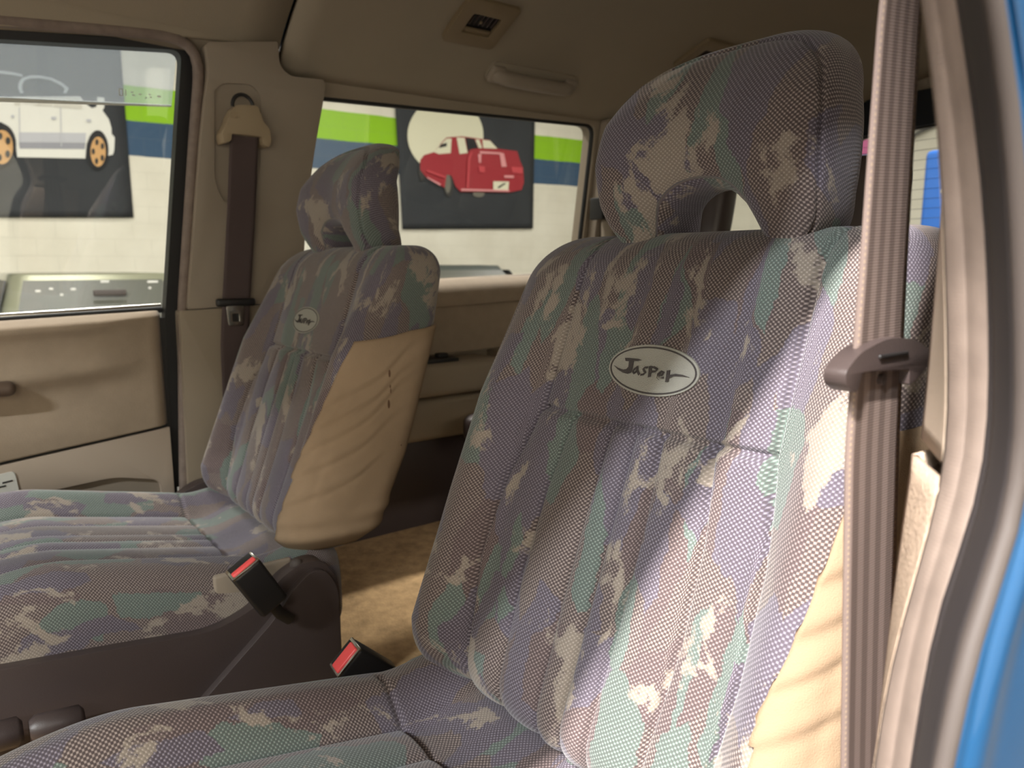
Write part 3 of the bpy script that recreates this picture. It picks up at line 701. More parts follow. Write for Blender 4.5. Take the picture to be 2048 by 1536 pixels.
def bar(a, b, wd, ht):
    emb([(y0 + a, z0 + b), (y0 + a + wd, z0 + b), (y0 + a + wd, z0 + b + ht), (y0 + a, z0 + b + ht)])
bar(0, 0, .0018, .013); bar(0, 0, .007, .0015); bar(0, .0115, .007, .0015); bar(.006, .001, .0018, .011)
bar(.011, 0.001, .0018, .011); bar(.021, .008, .004, .002); bar(.023, .003, .005, .002); bar(.035, .006, .004, .002)
bar(.046, .001, .003, .002); bar(.052, .008, .004, .002); bar(.054, .003, .004, .002); bar(.068, .006, .006, .003)

# header and pillar trims of the far side
tag(panel('trim_2', rounded([(DY0, 1.815), (0.13, 1.886), (0.440, 1.921), (0.598, 1.93), (0.598, 1.99), (DY0, 1.95)], [0, 0, .01, 0, 0, 0]), far(0.012), 0.04, 'liner', None, (), 0.006), kind='structure')
tube_pts = [(far_x(z) + 0.004, y, z) for y, z in [(0.10, 1.893), (0.30, 1.912), (0.42, 1.921), (0.446, 1.908), (0.449, 1.88), (0.436, 1.77), (0.400, 1.41), (0.380, 1.06), (0.37, 0.85)]]
Q = smooth_curve(tube_pts, 60, 3)
tag(tube('trim_3', [tuple(q) for q in Q], 0.0105, 'tan_seal', None, 10), kind='structure')
pil = rounded([(0.452, 1.912), (0.590, 1.936), (0.594, 1.892), (0.615, 1.876), (0.69, 1.880), (0.690, 1.856), (0.665, 1.722), (0.649, 1.586), (0.640, 1.423), (0.404, 1.412), (0.442, 1.769), (0.458, 1.87)], [0.01, 0.005, 0.015, 0.015, 0.01, 0.01, 0.05, 0.05, 0.003, 0.003, 0.05, 0.02], 5)
PX = 0.030
rec = rounded([(0.462, 1.66), (0.466, 1.832), (0.484, 1.845), (0.538, 1.850), (0.556, 1.832), (0.553, 1.70), (0.543, 1.632), (0.48, 1.622)], 0.014, 5)
p3 = panel('trim_4', pil, far(PX), 0.05, 'pillar', None, [rec], 0.006); tag(p3, kind='structure')
panel('recess_plate', rounded([(0.455, 1.61), (0.457, 1.85), (0.565, 1.86), (0.565, 1.61)], 0.01), far(PX - 0.006), 0.01, 'pillar', p3)
p4 = panel('trim_5', rounded([(0.390, 1.409), (0.640, 1.420), (0.640, 0.80), (0.372, 0.80), (0.382, 1.06)], [0.004, 0.004, 0, 0, 0]), far(0.026), 0.045, 'beige_dark', None, (), 0.004); tag(p4, kind='structure')
# rear far pillar
tag(panel('trim_6', rounded([(1.525, 1.90), (1.79, 1.90), (1.77, 1.45), (1.518, 1.45)], 0.01), far(0.02), 0.03, 'pillar', None, (), 0.006), kind='structure')
t = thing('belt_guide', (-1.53, 1.52, 1.62), 'taupe rear belt guide block on the far rear pillar beside the window', 'seat belt')
rbox('cover', (-1.51, 1.545, 1.655), (0.06, 0.10, 0.055), 'pillar', t, 0.008)
rbox('black_insert', (-1.520, 1.492, 1.655), (0.05, 0.018, 0.06), 'black', t, 0.004)
rbox('column', (-1.515, 1.565, 1.53), (0.05, 0.09, 0.20), 'pillar', t, 0.01)

# sill and rear side furniture
s = tag(panel('trim_7', rounded([(0.0, 0.006), (0.045, 0.004), (0.078, -0.012), (0.090, -0.042), (0.085, -0.06), (0.0, -0.06)], [0, .02, .02, .01, 0, 0], 5),
        lambda a, b, d: (-1.648 + a, 0.62 + d, 1.4445 + 0.0347 * d + b), 0.90, 'door_cloth'), kind='structure')
w2 = panel('trim_8', [(0.64, 1.262), (1.79, 1.296), (1.79, 1.452), (0.64, 1.418)], lambda a, b, d: (-1.582 - d, a, b), 0.02, 'door_cloth', None, (), 0.008); tag(w2, kind='structure')
ar = tag(rbox('armrest', (-1.565, 0.92, 1.225), (0.13, 0.46, 0.085), 'beige_dark', None, 0.02, 4), 'beige moulded side armrest below the far rear window', 'armrest')
tray = thing('ashtray', (-1.53, 0.95, 1.268), 'open black ashtray let into the beige side armrest', 'ashtray')
rbox('tray', (-1.535, 0.95, 1.270), (0.05, 0.13, 0.010), 'black', tray, 0.003)
rbox('flap', (-1.545, 0.985, 1.279), (0.022, 0.03, 0.012), 'black', tray, 0.004)
ar2 = tag(rbox('side_pocket', (-1.572, 1.32, 1.235), (0.11, 0.30, 0.09), 'beige_dark', None, 0.015, 4), 'beige side box with a dark recess behind the armrest', 'side box')
rbox('recess', (-1.515, 1.26, 1.235), (0.012, 0.07, 0.05), 'black', ar2, 0.01)
tag(rbox('trim_9', (-1.575, 1.2, 1.12), (0.06, 1.15, 0.11), 'beige_dark', None, 0.02, 4), kind='structure')
tag(rbox('trim_10', (-1.59, 1.2, 0.9), (0.03, 1.15, 0.36), 'dark', None, 0.01, 2), kind='structure')

# rear end with hatch window
hw = rounded([(-1.40, 1.94), (-0.28, 1.985), (-0.22, 1.52), (-1.46, 1.52)], 0.035, 6)
back = panel('wall_back', [(-1.60, 0.69), (-0.08, 0.69), (-0.08, 2.2), (-1.60, 2.2)], lambda a, b, d: (a, 2.62 + d, b), 0.05, 'beige_dark', None, [hw]); tag(back, kind='structure')
panel('hatch_header', [(-1.50, 1.935), (-0.18, 1.988), (-0.18, 2.08), (-1.50, 2.055)], lambda a, b, d: (a, 2.60 + d, b), 0.015, M['hatch_dark'] if 'hatch_dark' in M else simple('dark_navy_hatch_trim', (18, 24, 32), 0.4), back)
g = panel('window_4', hw, lambda a, b, d: (a, 2.65 + d, b), 0.004, 'glass'); tag(g, kind='structure')
tube('rubber_frame', [(a, 2.62, b) for a, b in hw], 0.008, 'rubber', g, 8, True)
for i in range(13):
    z = 1.56 + i * 0.032
    tube('heater_line', [(-1.40, 2.647, z - 0.004), (-0.26, 2.647, z + 0.006)], 0.0007, 'dark', g, 4)

# near side: wall behind the front door opening, header above it
tag(panel('wall_right', [(0.42, 0.69), (2.66, 0.69), (2.66, 1.95), (0.42, 1.95)], lambda a, b, d: (-0.10 + d, a, b), 0.04, 'beige_dark', None, [rounded([(0.70, 1.86), (1.60, 1.86), (1.60, 1.46), (0.70, 1.46)], 0.03)]), kind='structure')
tag(rbox('trim_11', (-0.178, 0.87, 1.95), (0.06, 3.5, 0.09), 'liner', None, 0.02), kind='structure')

# near door pillar: edging, seals and blue body, each a swept strip
TAN_L = (-0.124, [(0.259, 1.622), (0.269, 1.603), (0.28, 1.583), (0.293, 1.561), (0.303, 1.536), (0.311, 1.51), (0.319, 1.482), (0.327, 1.452), (0.333, 1.42), (0.323, 1.39), (0.309, 1.362), (0.296, 1.334), (0.292, 1.304), (0.287, 1.272), (0.282, 1.241)])
TAN_R = (-0.108, [(0.245, 1.612), (0.256, 1.595), (0.269, 1.577), (0.282, 1.557), (0.295, 1.534), (0.306, 1.509), (0.315, 1.483), (0.323, 1.454), (0.328, 1.424), (0.317, 1.396), (0.297, 1.372), (0.289, 1.344), (0.285, 1.315), (0.282, 1.286), (0.278, 1.256)])
SEAL_R = (-0.092, [(0.226, 1.6), (0.236, 1.585), (0.248, 1.569), (0.261, 1.551), (0.272, 1.531), (0.282, 1.509), (0.291, 1.485), (0.3, 1.459), (0.307, 1.431), (0.301, 1.405), (0.28, 1.383), (0.268, 1.359), (0.263, 1.334), (0.257, 1.309), (0.251, 1.283)])
LIP_R = (-0.088, [(0.22, 1.597), (0.231, 1.583), (0.243, 1.567), (0.256, 1.55), (0.267, 1.53), (0.277, 1.508), (0.285, 1.485), (0.294, 1.46), (0.301, 1.433), (0.299, 1.406), (0.28, 1.384), (0.267, 1.362), (0.259, 1.338), (0.252, 1.314), (0.245, 1.29)])
BLUE_R = (-0.08, [(0.243, 1.601), (0.257, 1.587), (0.273, 1.571), (0.291, 1.553), (0.307, 1.532), (0.319, 1.509), (0.33, 1.484), (0.341, 1.456), (0.349, 1.427), (0.346, 1.398), (0.331, 1.372), (0.322, 1.346), (0.316, 1.318), (0.31, 1.289), (0.304, 1.261)])
PAN_L = (-0.150, [(0.351, 1.659), (0.355, 1.632), (0.36, 1.604), (0.364, 1.575), (0.368, 1.544), (0.371, 1.512), (0.371, 1.479), (0.371, 1.444), (0.37, 1.409), (0.369, 1.373), (0.368, 1.335), (0.366, 1.297), (0.365, 1.257), (0.364, 1.216), (0.363, 1.174)])
LOW_L = (-0.150, [(0.385, 1.669), (0.383, 1.639), (0.38, 1.608), (0.377, 1.577), (0.374, 1.545), (0.371, 1.512), (0.368, 1.479), (0.365, 1.445), (0.362, 1.41), (0.358, 1.375), (0.355, 1.339), (0.353, 1.302), (0.35, 1.264), (0.348, 1.224), (0.346, 1.184)])
NS = 60
def edge3(e, z0=None, z1=None, ext=True):
    x, pts = e
    pts = list(pts)
    if ext:   # carry the strip on above and below what was measured
        (ya, za), (yb, zb) = pts[0], pts[1]
        pts.insert(0, (ya + (ya - yb) / (za - zb) * (1.93 - za) * 0.6, 1.93))
        (ya, za), (yb, zb) = pts[-1], pts[-2]
        pts.append((ya - 0.01, 0.85))
    q = smooth_curve(pts, 400, 60)
    return np.c_[np.full(len(q), x), q]
def at_z(E, z):
    o = np.argsort(E[:, 2]); 
    return np.array([np.interp(z, E[o, 2], E[o, k_]) for k_ in range(3)])
def strip(name, A, B, z0a, z1a, z0b, z1b, mat, bulge=0.004, nprof=14, parent=None, bulgefn=None):
    ta = np.linspace(z0a, z1a, NS); tb = np.linspace(z0b, z1b, NS)
    def f(u, v):
        i = min(NS - 1, int(round(v * (NS - 1))))
        p, q = at_z(A, ta[i]), at_z(B, tb[i])
        nrm = np.array([0.45, -0.9, 0.0])
        h = (bulgefn(u) if bulgefn else math.sin(math.pi * u) ** 0.6) * bulge
        return tuple(p + (q - p) * u + nrm * h)
    o = grid(name, f, nprof, NS, mat, parent)
    o.modifiers.new('thickness', 'SOLIDIFY').thickness = 0.003
    return tag(o, kind='structure') if parent is None else o
eTL, eTR, eSR, eLR, eBR, ePL, eLL = (edge3(e) for e in (TAN_L, TAN_R, SEAL_R, LIP_R, BLUE_R, PAN_L, LOW_L))
strip('trim_12', eTL, eTR, 1.90, 0.86, 1.90, 0.86, 'tan_seal', 0.0035, 20, None, lambda u: 0.9 * math.sin(math.pi * u) ** 0.5 - 0.55 * math.exp(-((u - 0.45) / 0.16) ** 2))
strip('trim_13', eTR, eSR, 1.90, 0.86, 1.90, 0.86, 'seal', 0.006, 20, None, lambda u: math.sin(math.pi * u) ** 0.5 - 0.9 * math.exp(-((u - 0.22) / 0.09) ** 2))
eLR = eSR + 0.4 * (eLR - eSR)
strip('trim_14', eSR, eLR, 1.90, 0.86, 1.90, 0.86, 'lip', 0.002, 8)
strip('door_frame_near', eLR, eBR, 1.90, 0.86, 1.90, 0.86, 'blue', 0.004, 20, None, lambda u: math.exp(-((u - 0.25) / 0.1) ** 2) + 0.3 * math.sin(math.pi * u))
BLQ = np.array([-0.06, 0.46, 0])
eBQ = np.c_[np.full(len(eBR), -0.072), eBR[:, 1] + 0.15, eBR[:, 2]]
strip('body_side_near', eBR, eBQ, 1.90, 0.86, 1.90, 0.86, 'blue', 0.0, 6)
up = strip('trim_15', ePL, eTL, 1.90, 1.418, 1.90, 1.418, M['pillar_light'] if 'pillar_light' in M else simple('light_beige_pillar_plastic', (176, 158, 140), 0.6, grain=0.1, gscale=600), 0.003, 12, None, lambda u: math.sin(math.pi * u) ** 0.4)
eback = np.c_[np.full(len(ePL), -0.145), ePL[:, 1] + 0.10, ePL[:, 2]]
strip('return_edge', eback, ePL, 1.90, 1.418, 1.90, 1.418, 'beige_dark', 0.0, 6, up)
lo_ = strip('trim_16', eLL, eTL, 1.411, 0.86, 1.411, 0.86, 'speckle', 0.004, 12, None, lambda u: math.sin(math.pi * u) ** 0.4)
eback2 = np.c_[np.full(len(eLL), -0.145), eLL[:, 1] + 0.10, eLL[:, 2]]
strip('return_edge', eback2, eLL, 1.411, 0.86, 1.411, 0.86, 'speckle', 0.0, 6, lo_)

# unseen dashboard and front body, added to block light from below; windscreen above
dash = rounded([(-1.05, 0.78), (-1.05, 1.30), (-0.98, 1.36), (-0.72, 1.37), (-0.58, 1.30), (-0.60, 1.15), (-0.72, 0.95), (-0.74, 0.78)], [0.02, 0.05, 0.05, 0.06, 0.05, 0.06, 0.06, 0.02], 5)
tag(panel('trim_17', dash, lambda a, b, d: (-1.58 + d, a, b), 1.48, 'dark', None, (), 0.01), kind='structure')
tag(panel('unseen_bonnet', rounded([(-1.05, 0.6), (-1.05, 1.30), (-1.2, 1.30), (-1.75, 1.10), (-1.9, 0.9), (-1.9, 0.6)], [0, .02, .1, .12, .1, .05], 5), lambda a, b, d: (-1.62 + d, a, b), 1.58, 'blue', None, (), 0.03), kind='structure')
tag(obj('window_5', [(-1.56, -1.04, 1.36), (-0.10, -1.04, 1.36), (-0.22, -0.80, 1.96), (-1.46, -0.80, 1.96), (-1.56, -1.045, 1.36), (-0.10, -1.045, 1.36), (-0.22, -0.805, 1.96), (-1.46, -0.805, 1.96)],
        [(0, 1, 2, 3), (7, 6, 5, 4), (0, 4, 5, 1), (1, 5, 6, 2), (2, 6, 7, 3), (3, 7, 4, 0)], 'glass', smooth=False), kind='structure')
tag(rbox('wall_front', (XC, -0.9, 1.0), (1.5, 0.04, 0.6), 'dark', None, 0.01), kind='structure') if False else None

# ------------------------------------------------------------------ front seats
def unit_ring(n_exp, asp, counts, breaks):
    """superellipse sampled evenly by length; returns unit (cx, cy)"""
    a = np.linspace(-math.pi, math.pi, 8001)
    c, s = np.cos(a), np.sin(a)
    x = np.sign(c) * np.abs(c) ** (2 / n_exp); y = np.sign(s) * np.abs(s) ** (2 / n_exp)
    d = np.r_[0, np.cumsum(np.hypot(np.diff(x) * asp, np.diff(y)))]
    # a from -pi..0 is the front half (y<0): keep it dense
    half = d[4000]
    t = np.r_[np.linspace(0, half, counts[0], endpoint=False), np.linspace(half, d[-1], counts[1], endpoint=False)]
    return np.interp(t, d, x), np.interp(t, d, y)

Z0B, Z1B = 1.055, 1.532          # seat back bottom and top
def front_y(z): return 0.500 + 0.36 * (z - 1.353)
def seam_half(z): return np.interp(z, [1.05, 1.12, 1.2, 1.28, 1.352, 1.53], [0.142, 0.150, 0.160, 0.155, 0.136, 0.132])
GR = np.array([-1, -0.62, -0.22, 0, 0.22, 0.62, 1.0])
def pillow(x, sh):
    """channel profile across the insert: 0 in the grooves, 1 on the ribs"""
    q = x / sh
    out = np.zeros_like(q)
    for a, b in zip(GR[:-1], GR[1:]):
        m = (q >= a) & (q < b)
        t = (q - a) / (b - a)
        out = np.where(m, np.sqrt(np.clip(1 - (2 * t - 1) ** 2, 0, 1)) ** 1.1, out)
    return out
RING_B = unit_ring(4.2, 1.8, (360, 150), None)
def back_surface(cx, zs, ring=RING_B, extra=0.0):
    """rows of points for heights zs -> array (nz, nr, 3)"""
    ux, uy = ring
    z = np.asarray(zs)[:, None]
    zin = np.clip(z, Z0B, Z1B)
    w = np.interp(zin, [1.05, 1.12, 1.25, 1.40, 1.50, 1.53], [0.245, 0.256, 0.256, 0.246, 0.238, 0.236])
    T = np.interp(zin, [1.05, 1.2, 1.4, 1.53], [0.13, 0.15, 0.145, 0.125])
    def inset(d, r):
        d = np.clip(d, 0, r); return r - np.sqrt(np.clip(r * r - (r - d) ** 2, 0, None))
    rt = 0.05
    w = w - inset(Z1B - zin, 0.055) - inset(zin - Z0B, 0.06)
    ty = inset(Z1B - zin, 0.045) + inset(zin - Z0B, 0.05)
    T2 = np.maximum(0.02, T - 2 * ty * 0.95)
    x = ux[None, :] * w * np.where(ux[None, :] > 0, 0.935, 1.05)
    y = front_y(zin) + T / 2 + uy[None, :] * T2 / 2
    wf = sm(-uy[None, :], 0.35, 0.9) * np.ones_like(z)
    ax = np.abs(x)
    lev = np.interp(zin, [1.05, 1.12, 1.36, 1.46, 1.53], [0.4, 1.0, 0.85, 0.35, 0.0])
    bol = 0.046 * lev * sm(ax, 0.135, 0.198) * (1 - 0.35 * sm(ax, 0.205, 0.25))
    sh = seam_half(zin)
    low = 1 - sm(zin, 1.346, 1.356)
    rib = 0.0085 * pillow(x, sh) * low + 0.004 * (1 - low) * np.sqrt(np.clip(1 - (x / sh) ** 2, 0, 1))
    gv = -0.009 * np.exp(-((ax - sh) / 0.003) ** 2)
    for g_ in GR[1:-1]: gv = gv - 0.005 * low * np.exp(-((x - g_ * sh) / 0.0022) ** 2)
    gh = -0.008 * np.exp(-((zin - 1.352) / 0.0035) ** 2) * (ax < sh)
    side = -0.003 * np.exp(-((ax - 0.222) / 0.003) ** 2) * sm(1.48 - zin, 0, 0.02)
    y = y - (bol + rib + gv + gh + side) * wf
    P = np.stack([cx + x, y, z * np.ones_like(x)], -1)
    return P

def loft(name, P, mat, parent, uv=None, caps=True):
    nz, nr, _ = P.shape
    V = P.reshape(-1, 3)
    idx = np.arange(nz * nr).reshape(nz, nr)
    a = idx[:-1]; b = idx[1:]
    q = np.stack([a, np.roll(a, -1, 1), np.roll(b, -1, 1), b], -1).reshape(-1, 4)
    F = [tuple(f) for f in q]
    UV = uv.reshape(-1, 2) if uv is not None else None
    if caps:
        for row, flip in ((0, True), (nz - 1, False)):
            c = P[row].mean(0)
            V = np.vstack([V, c[None]])
            if UV is not None: UV = np.vstack([UV, UV[idx[row]].mean(0)[None]])
            ci = len(V) - 1
            for j in range(nr):
                e = (idx[row][j], idx[row][(j + 1) % nr])
                F.append((e[1], e[0], ci) if flip else (e[0], e[1], ci))
    return obj(name, V, F, mat, parent, uvs=UV)

def stroke(pts, w):
    """outline polygon of a pen stroke"""
    P = [Vector(p) for p in pts]
    L, R = [], []
    for i, p in enumerate(P):
        t = (P[min(i + 1, len(P) - 1)] - P[max(i - 1, 0)]).normalized()
        n = Vector((-t.y, t.x)) * (w / 2)
        L.append(p + n); R.append(p - n)
    return [tuple(v) for v in L + R[::-1]]
GLYPHS = [
    [(525, 318), (600, 320), (760, 335), (820, 352), (740, 362), (690, 360), (705, 480), (690, 520), (640, 535), (560, 520), (450, 475), (365, 420), (450, 455), (540, 478), (600, 470), (625, 440), (610, 365), (550, 360)],
    stroke([(775, 445), (735, 470), (722, 505), (745, 528), (775, 505), (785, 470)], 26), stroke([(772, 430), (790, 490), (840, 546)], 30),
    stroke([(948, 450), (905, 450), (882, 470), (905, 495), (930, 515), (905, 542), (862, 548)], 27),
    stroke([(982, 432), (1000, 500), (1012, 576)], 42), stroke([(975, 446), (1050, 448), (1108, 476), (1080, 502), (1020, 504)], 28),
    stroke([(1135, 548), (1205, 545), (1218, 515), (1175, 502), (1138, 535), (1145, 580), (1180, 600), (1240, 580)], 27),
    stroke([(1282, 488), (1292, 560), (1302, 636)], 48),
    [(1305, 548), (1400, 533), (1500, 545), (1612, 577), (1480, 564), (1380, 562), (1320, 592)],
]
def logo(cx, seat):
    zc = 1.405
    def place(yoff):
        return lambda a, b, d: (cx + a, front_y(zc + b) - 0.0042 - 0.0012 * (1 - (a / 0.06) ** 2) + yoff - d, zc + b)
    def el(rx, rz, n=64):
        return [(rx * math.cos(2 * math.pi * i / n), rz * math.sin(2 * math.pi * i / n)) for i in range(n)]
    p = panel('logo_patch', el(0.0535, 0.0225), place(0.001), 0.0018, 'patch', seat)
    p['label'] = 'pale oval patch embroidered Jasper'
    panel('oval_border', el(0.0512, 0.0207), place(-0.0009), 0.0004, 'thread', p, [el(0.0496, 0.0194)])
    conv = lambda x, y: ((x - 1003) / 735 * 0.0535, -((y - 487) - 0.116 * (x - 1003)) / 330 * 0.0225)
    for gphs in GLYPHS:
        panel('letter', [conv(*q) for q in gphs], place(-0.0009), 0.0005, 'thread', p)

def headrest(cx, seat, uvo):
    outer = [(-0.110, 1.524), (-0.121, 1.532), (-0.128, 1.56), (-0.132, 1.60), (-0.129, 1.64), (-0.116, 1.674), (-0.088, 1.699), (-0.046, 1.711), (0, 1.714)]
    inner = [(-0.060, 1.524), (-0.055, 1.531), (-0.050, 1.541), (-0.044, 1.552), (-0.034, 1.561), (-0.023, 1.567), (-0.011, 1.570), (0, 1.571)]
    def mirror(c): return c + [(-x, z) for x, z in c[-2::-1]]
    O = smooth_curve(mirror(outer), 120, 14); I = smooth_curve(mirror(inner), 120, 3)
    n = 72
    e = 4.2
    al = np.linspace(0, 2 * math.pi, n, endpoint=False)
    c, s = np.cos(al), np.sin(al)
    ux = np.sign(c) * np.abs(c) ** (2 / e); uy = np.sign(s) * np.abs(s) ** (2 / e)
    rows, uvs = [], []
    ends = [0.30, 0.62, 0.82, 0.95]
    def z_of(mid, half, sc): return mid[1] + half[1] * ux * sc
    def ring(o, i, sc, sarc=0.0):
        mid = (o + i) / 2; half = (o - i) / 2
        L = np.hypot(*half); dirn = half / L
        T = np.interp(z_of(mid, half, sc), [1.5, 1.6, 1.72], [0.072, 0.090, 0.066]) * (0.9 + 0.1 * sc)
        r = ux * sc
        p2 = mid[None] + half[None] * r[:, None]
        x, z = p2[:, 0], p2[:, 1]
        # front is slightly dished between its wings, whole rest leans back
        yf = np.interp(z, [1.50, 1.53, 1.56, 1.60, 1.64, 1.68, 1.72], [0.588, 0.577, 0.562, 0.555, 0.563, 0.590, 0.628]) + 0.010 * np.exp(-(x / 0.06) ** 2) * (uy < 0)
        puff = 0.006 * np.sqrt(np.clip(1 - r * r, 0, 1))
        y = yf + T * 0.5 * (1 + uy * (0.75 + 0.25 * sc)) - puff * (uy < -0.5) 
        x = x * (1 - 0.07 * sm(uy, 0.0, 1.0))
        seamg = 0.0035 * np.exp(-((al - 1.75 * math.pi) / 0.045) ** 2)
        x = x - dirn[0] * seamg; z = z - dirn[1] * seamg; y = y + seamg
        uvp = np.stack([x, z], 1) + np.where(r[:, None] > 0, 1, -1) * dirn[None] * np.clip(y - yf, 0, None)[:, None] * (np.abs(r[:, None]) > 0.5)
        inn = r < -0.86
        uvp[inn] = np.stack([np.full(inn.sum(), sarc), y[inn]], 1)
        return np.stack([cx + x, y, z], 1), uvp + np.array(uvo)
    M_ = len(O)
    IA = np.r_[0, np.cumsum(np.linalg.norm(np.diff(I, axis=0), axis=1))]
    def add(o, i, sc, dz=0, sarc=0.0):
        P, U = ring(o, i, sc, sarc); P[:, 2] += dz
        rows.append(P); uvs.append(U)
    for q, sc in enumerate(ends): add(O[0], I[0], sc, -0.013 * math.sqrt(max(0, 1 - sc * sc)) )
    for j in range(M_): add(O[j], I[j], 1.0, 0, IA[j])
    for sc in ends[::-1]: add(O[-1], I[-1], sc, -0.013 * math.sqrt(max(0, 1 - sc * sc)))
    h = loft('headrest', np.array(rows)[:, ::-1], 'fabric', seat, np.array(uvs)[:, ::-1])
    for sx in (-0.07, 0.07):
        tube('headrest_post', [(cx + sx, 0.615, 1.50), (cx + sx, 0.62, 1.56)], 0.006, 'chrome', seat, 10)
    return h

RING_C = unit_ring(4.5, 2.0, (300, 110), None)
def cushion_surface(cx, ys):
    ux, uz = RING_C          # front half of the ring (uz<0) is turned to be the top
    y = np.asarray(ys)[:, None]
    Y0, Y1 = -0.15, 0.475
    def inset(d, r):
        d = np.clip(d, 0, r); return r - np.sqrt(np.clip(r * r - (r - d) ** 2, 0, None))
    w = 0.252 - inset(y - Y0, 0.09) * 0.9 - inset(Y1 - y, 0.05) - 0.02 * sm(y, 0.3, 0.46)
    top = 1.035 + (0.355 - y) * 0.22 + 0.035 * sm(y, 0.335, 0.43) - 0.075 * sm(-y, -0.11, 0.15)
    H = 0.125 * np.ones_like(y)
    iz = inset(y - Y0, 0.05) + inset(Y1 - y, 0.03)
    H2 = H - 1.5 * iz
    x = ux[None, :] * w
    z = top - H / 2 - uz[None, :] * H2 / 2
    wf = sm(-uz[None, :], 0.3, 0.85) * np.ones_like(y)
    ax = np.abs(x)
    bol = 0.042 * sm(ax, 0.140, 0.192) * (1 - 0.25 * sm(ax, 0.205, 0.25)) * (1 - 0.3 * sm(y, 0.33, 0.45))
    sh = 0.150
    fl = 1 - sm(y, 0.325, 0.335)
    rib = 0.008 * pillow(x * np.ones_like(y), sh) * fl
    gv = -0.006 * np.exp(-((ax - sh) / 0.0032) ** 2) * fl
    gh = -0.006 * np.exp(-((y - 0.331) / 0.0035) ** 2) * (ax < 0.2)
    z = z + (bol + rib + gv + gh) * wf
    return np.stack([cx + x, y * np.ones_like(x), z], -1)

def ring_uv(P, v, off):
    mid = P[len(P) // 2]
    d = np.r_[0, np.cumsum(np.linalg.norm(np.diff(mid, axis=0), axis=1))]
    nr = P.shape[1]
    u = np.tile(d[None, :], (P.shape[0], 1))
    return np.stack([u + off[0], np.tile(np.asarray(v)[:, None], (1, nr)) + off[1]], -1)

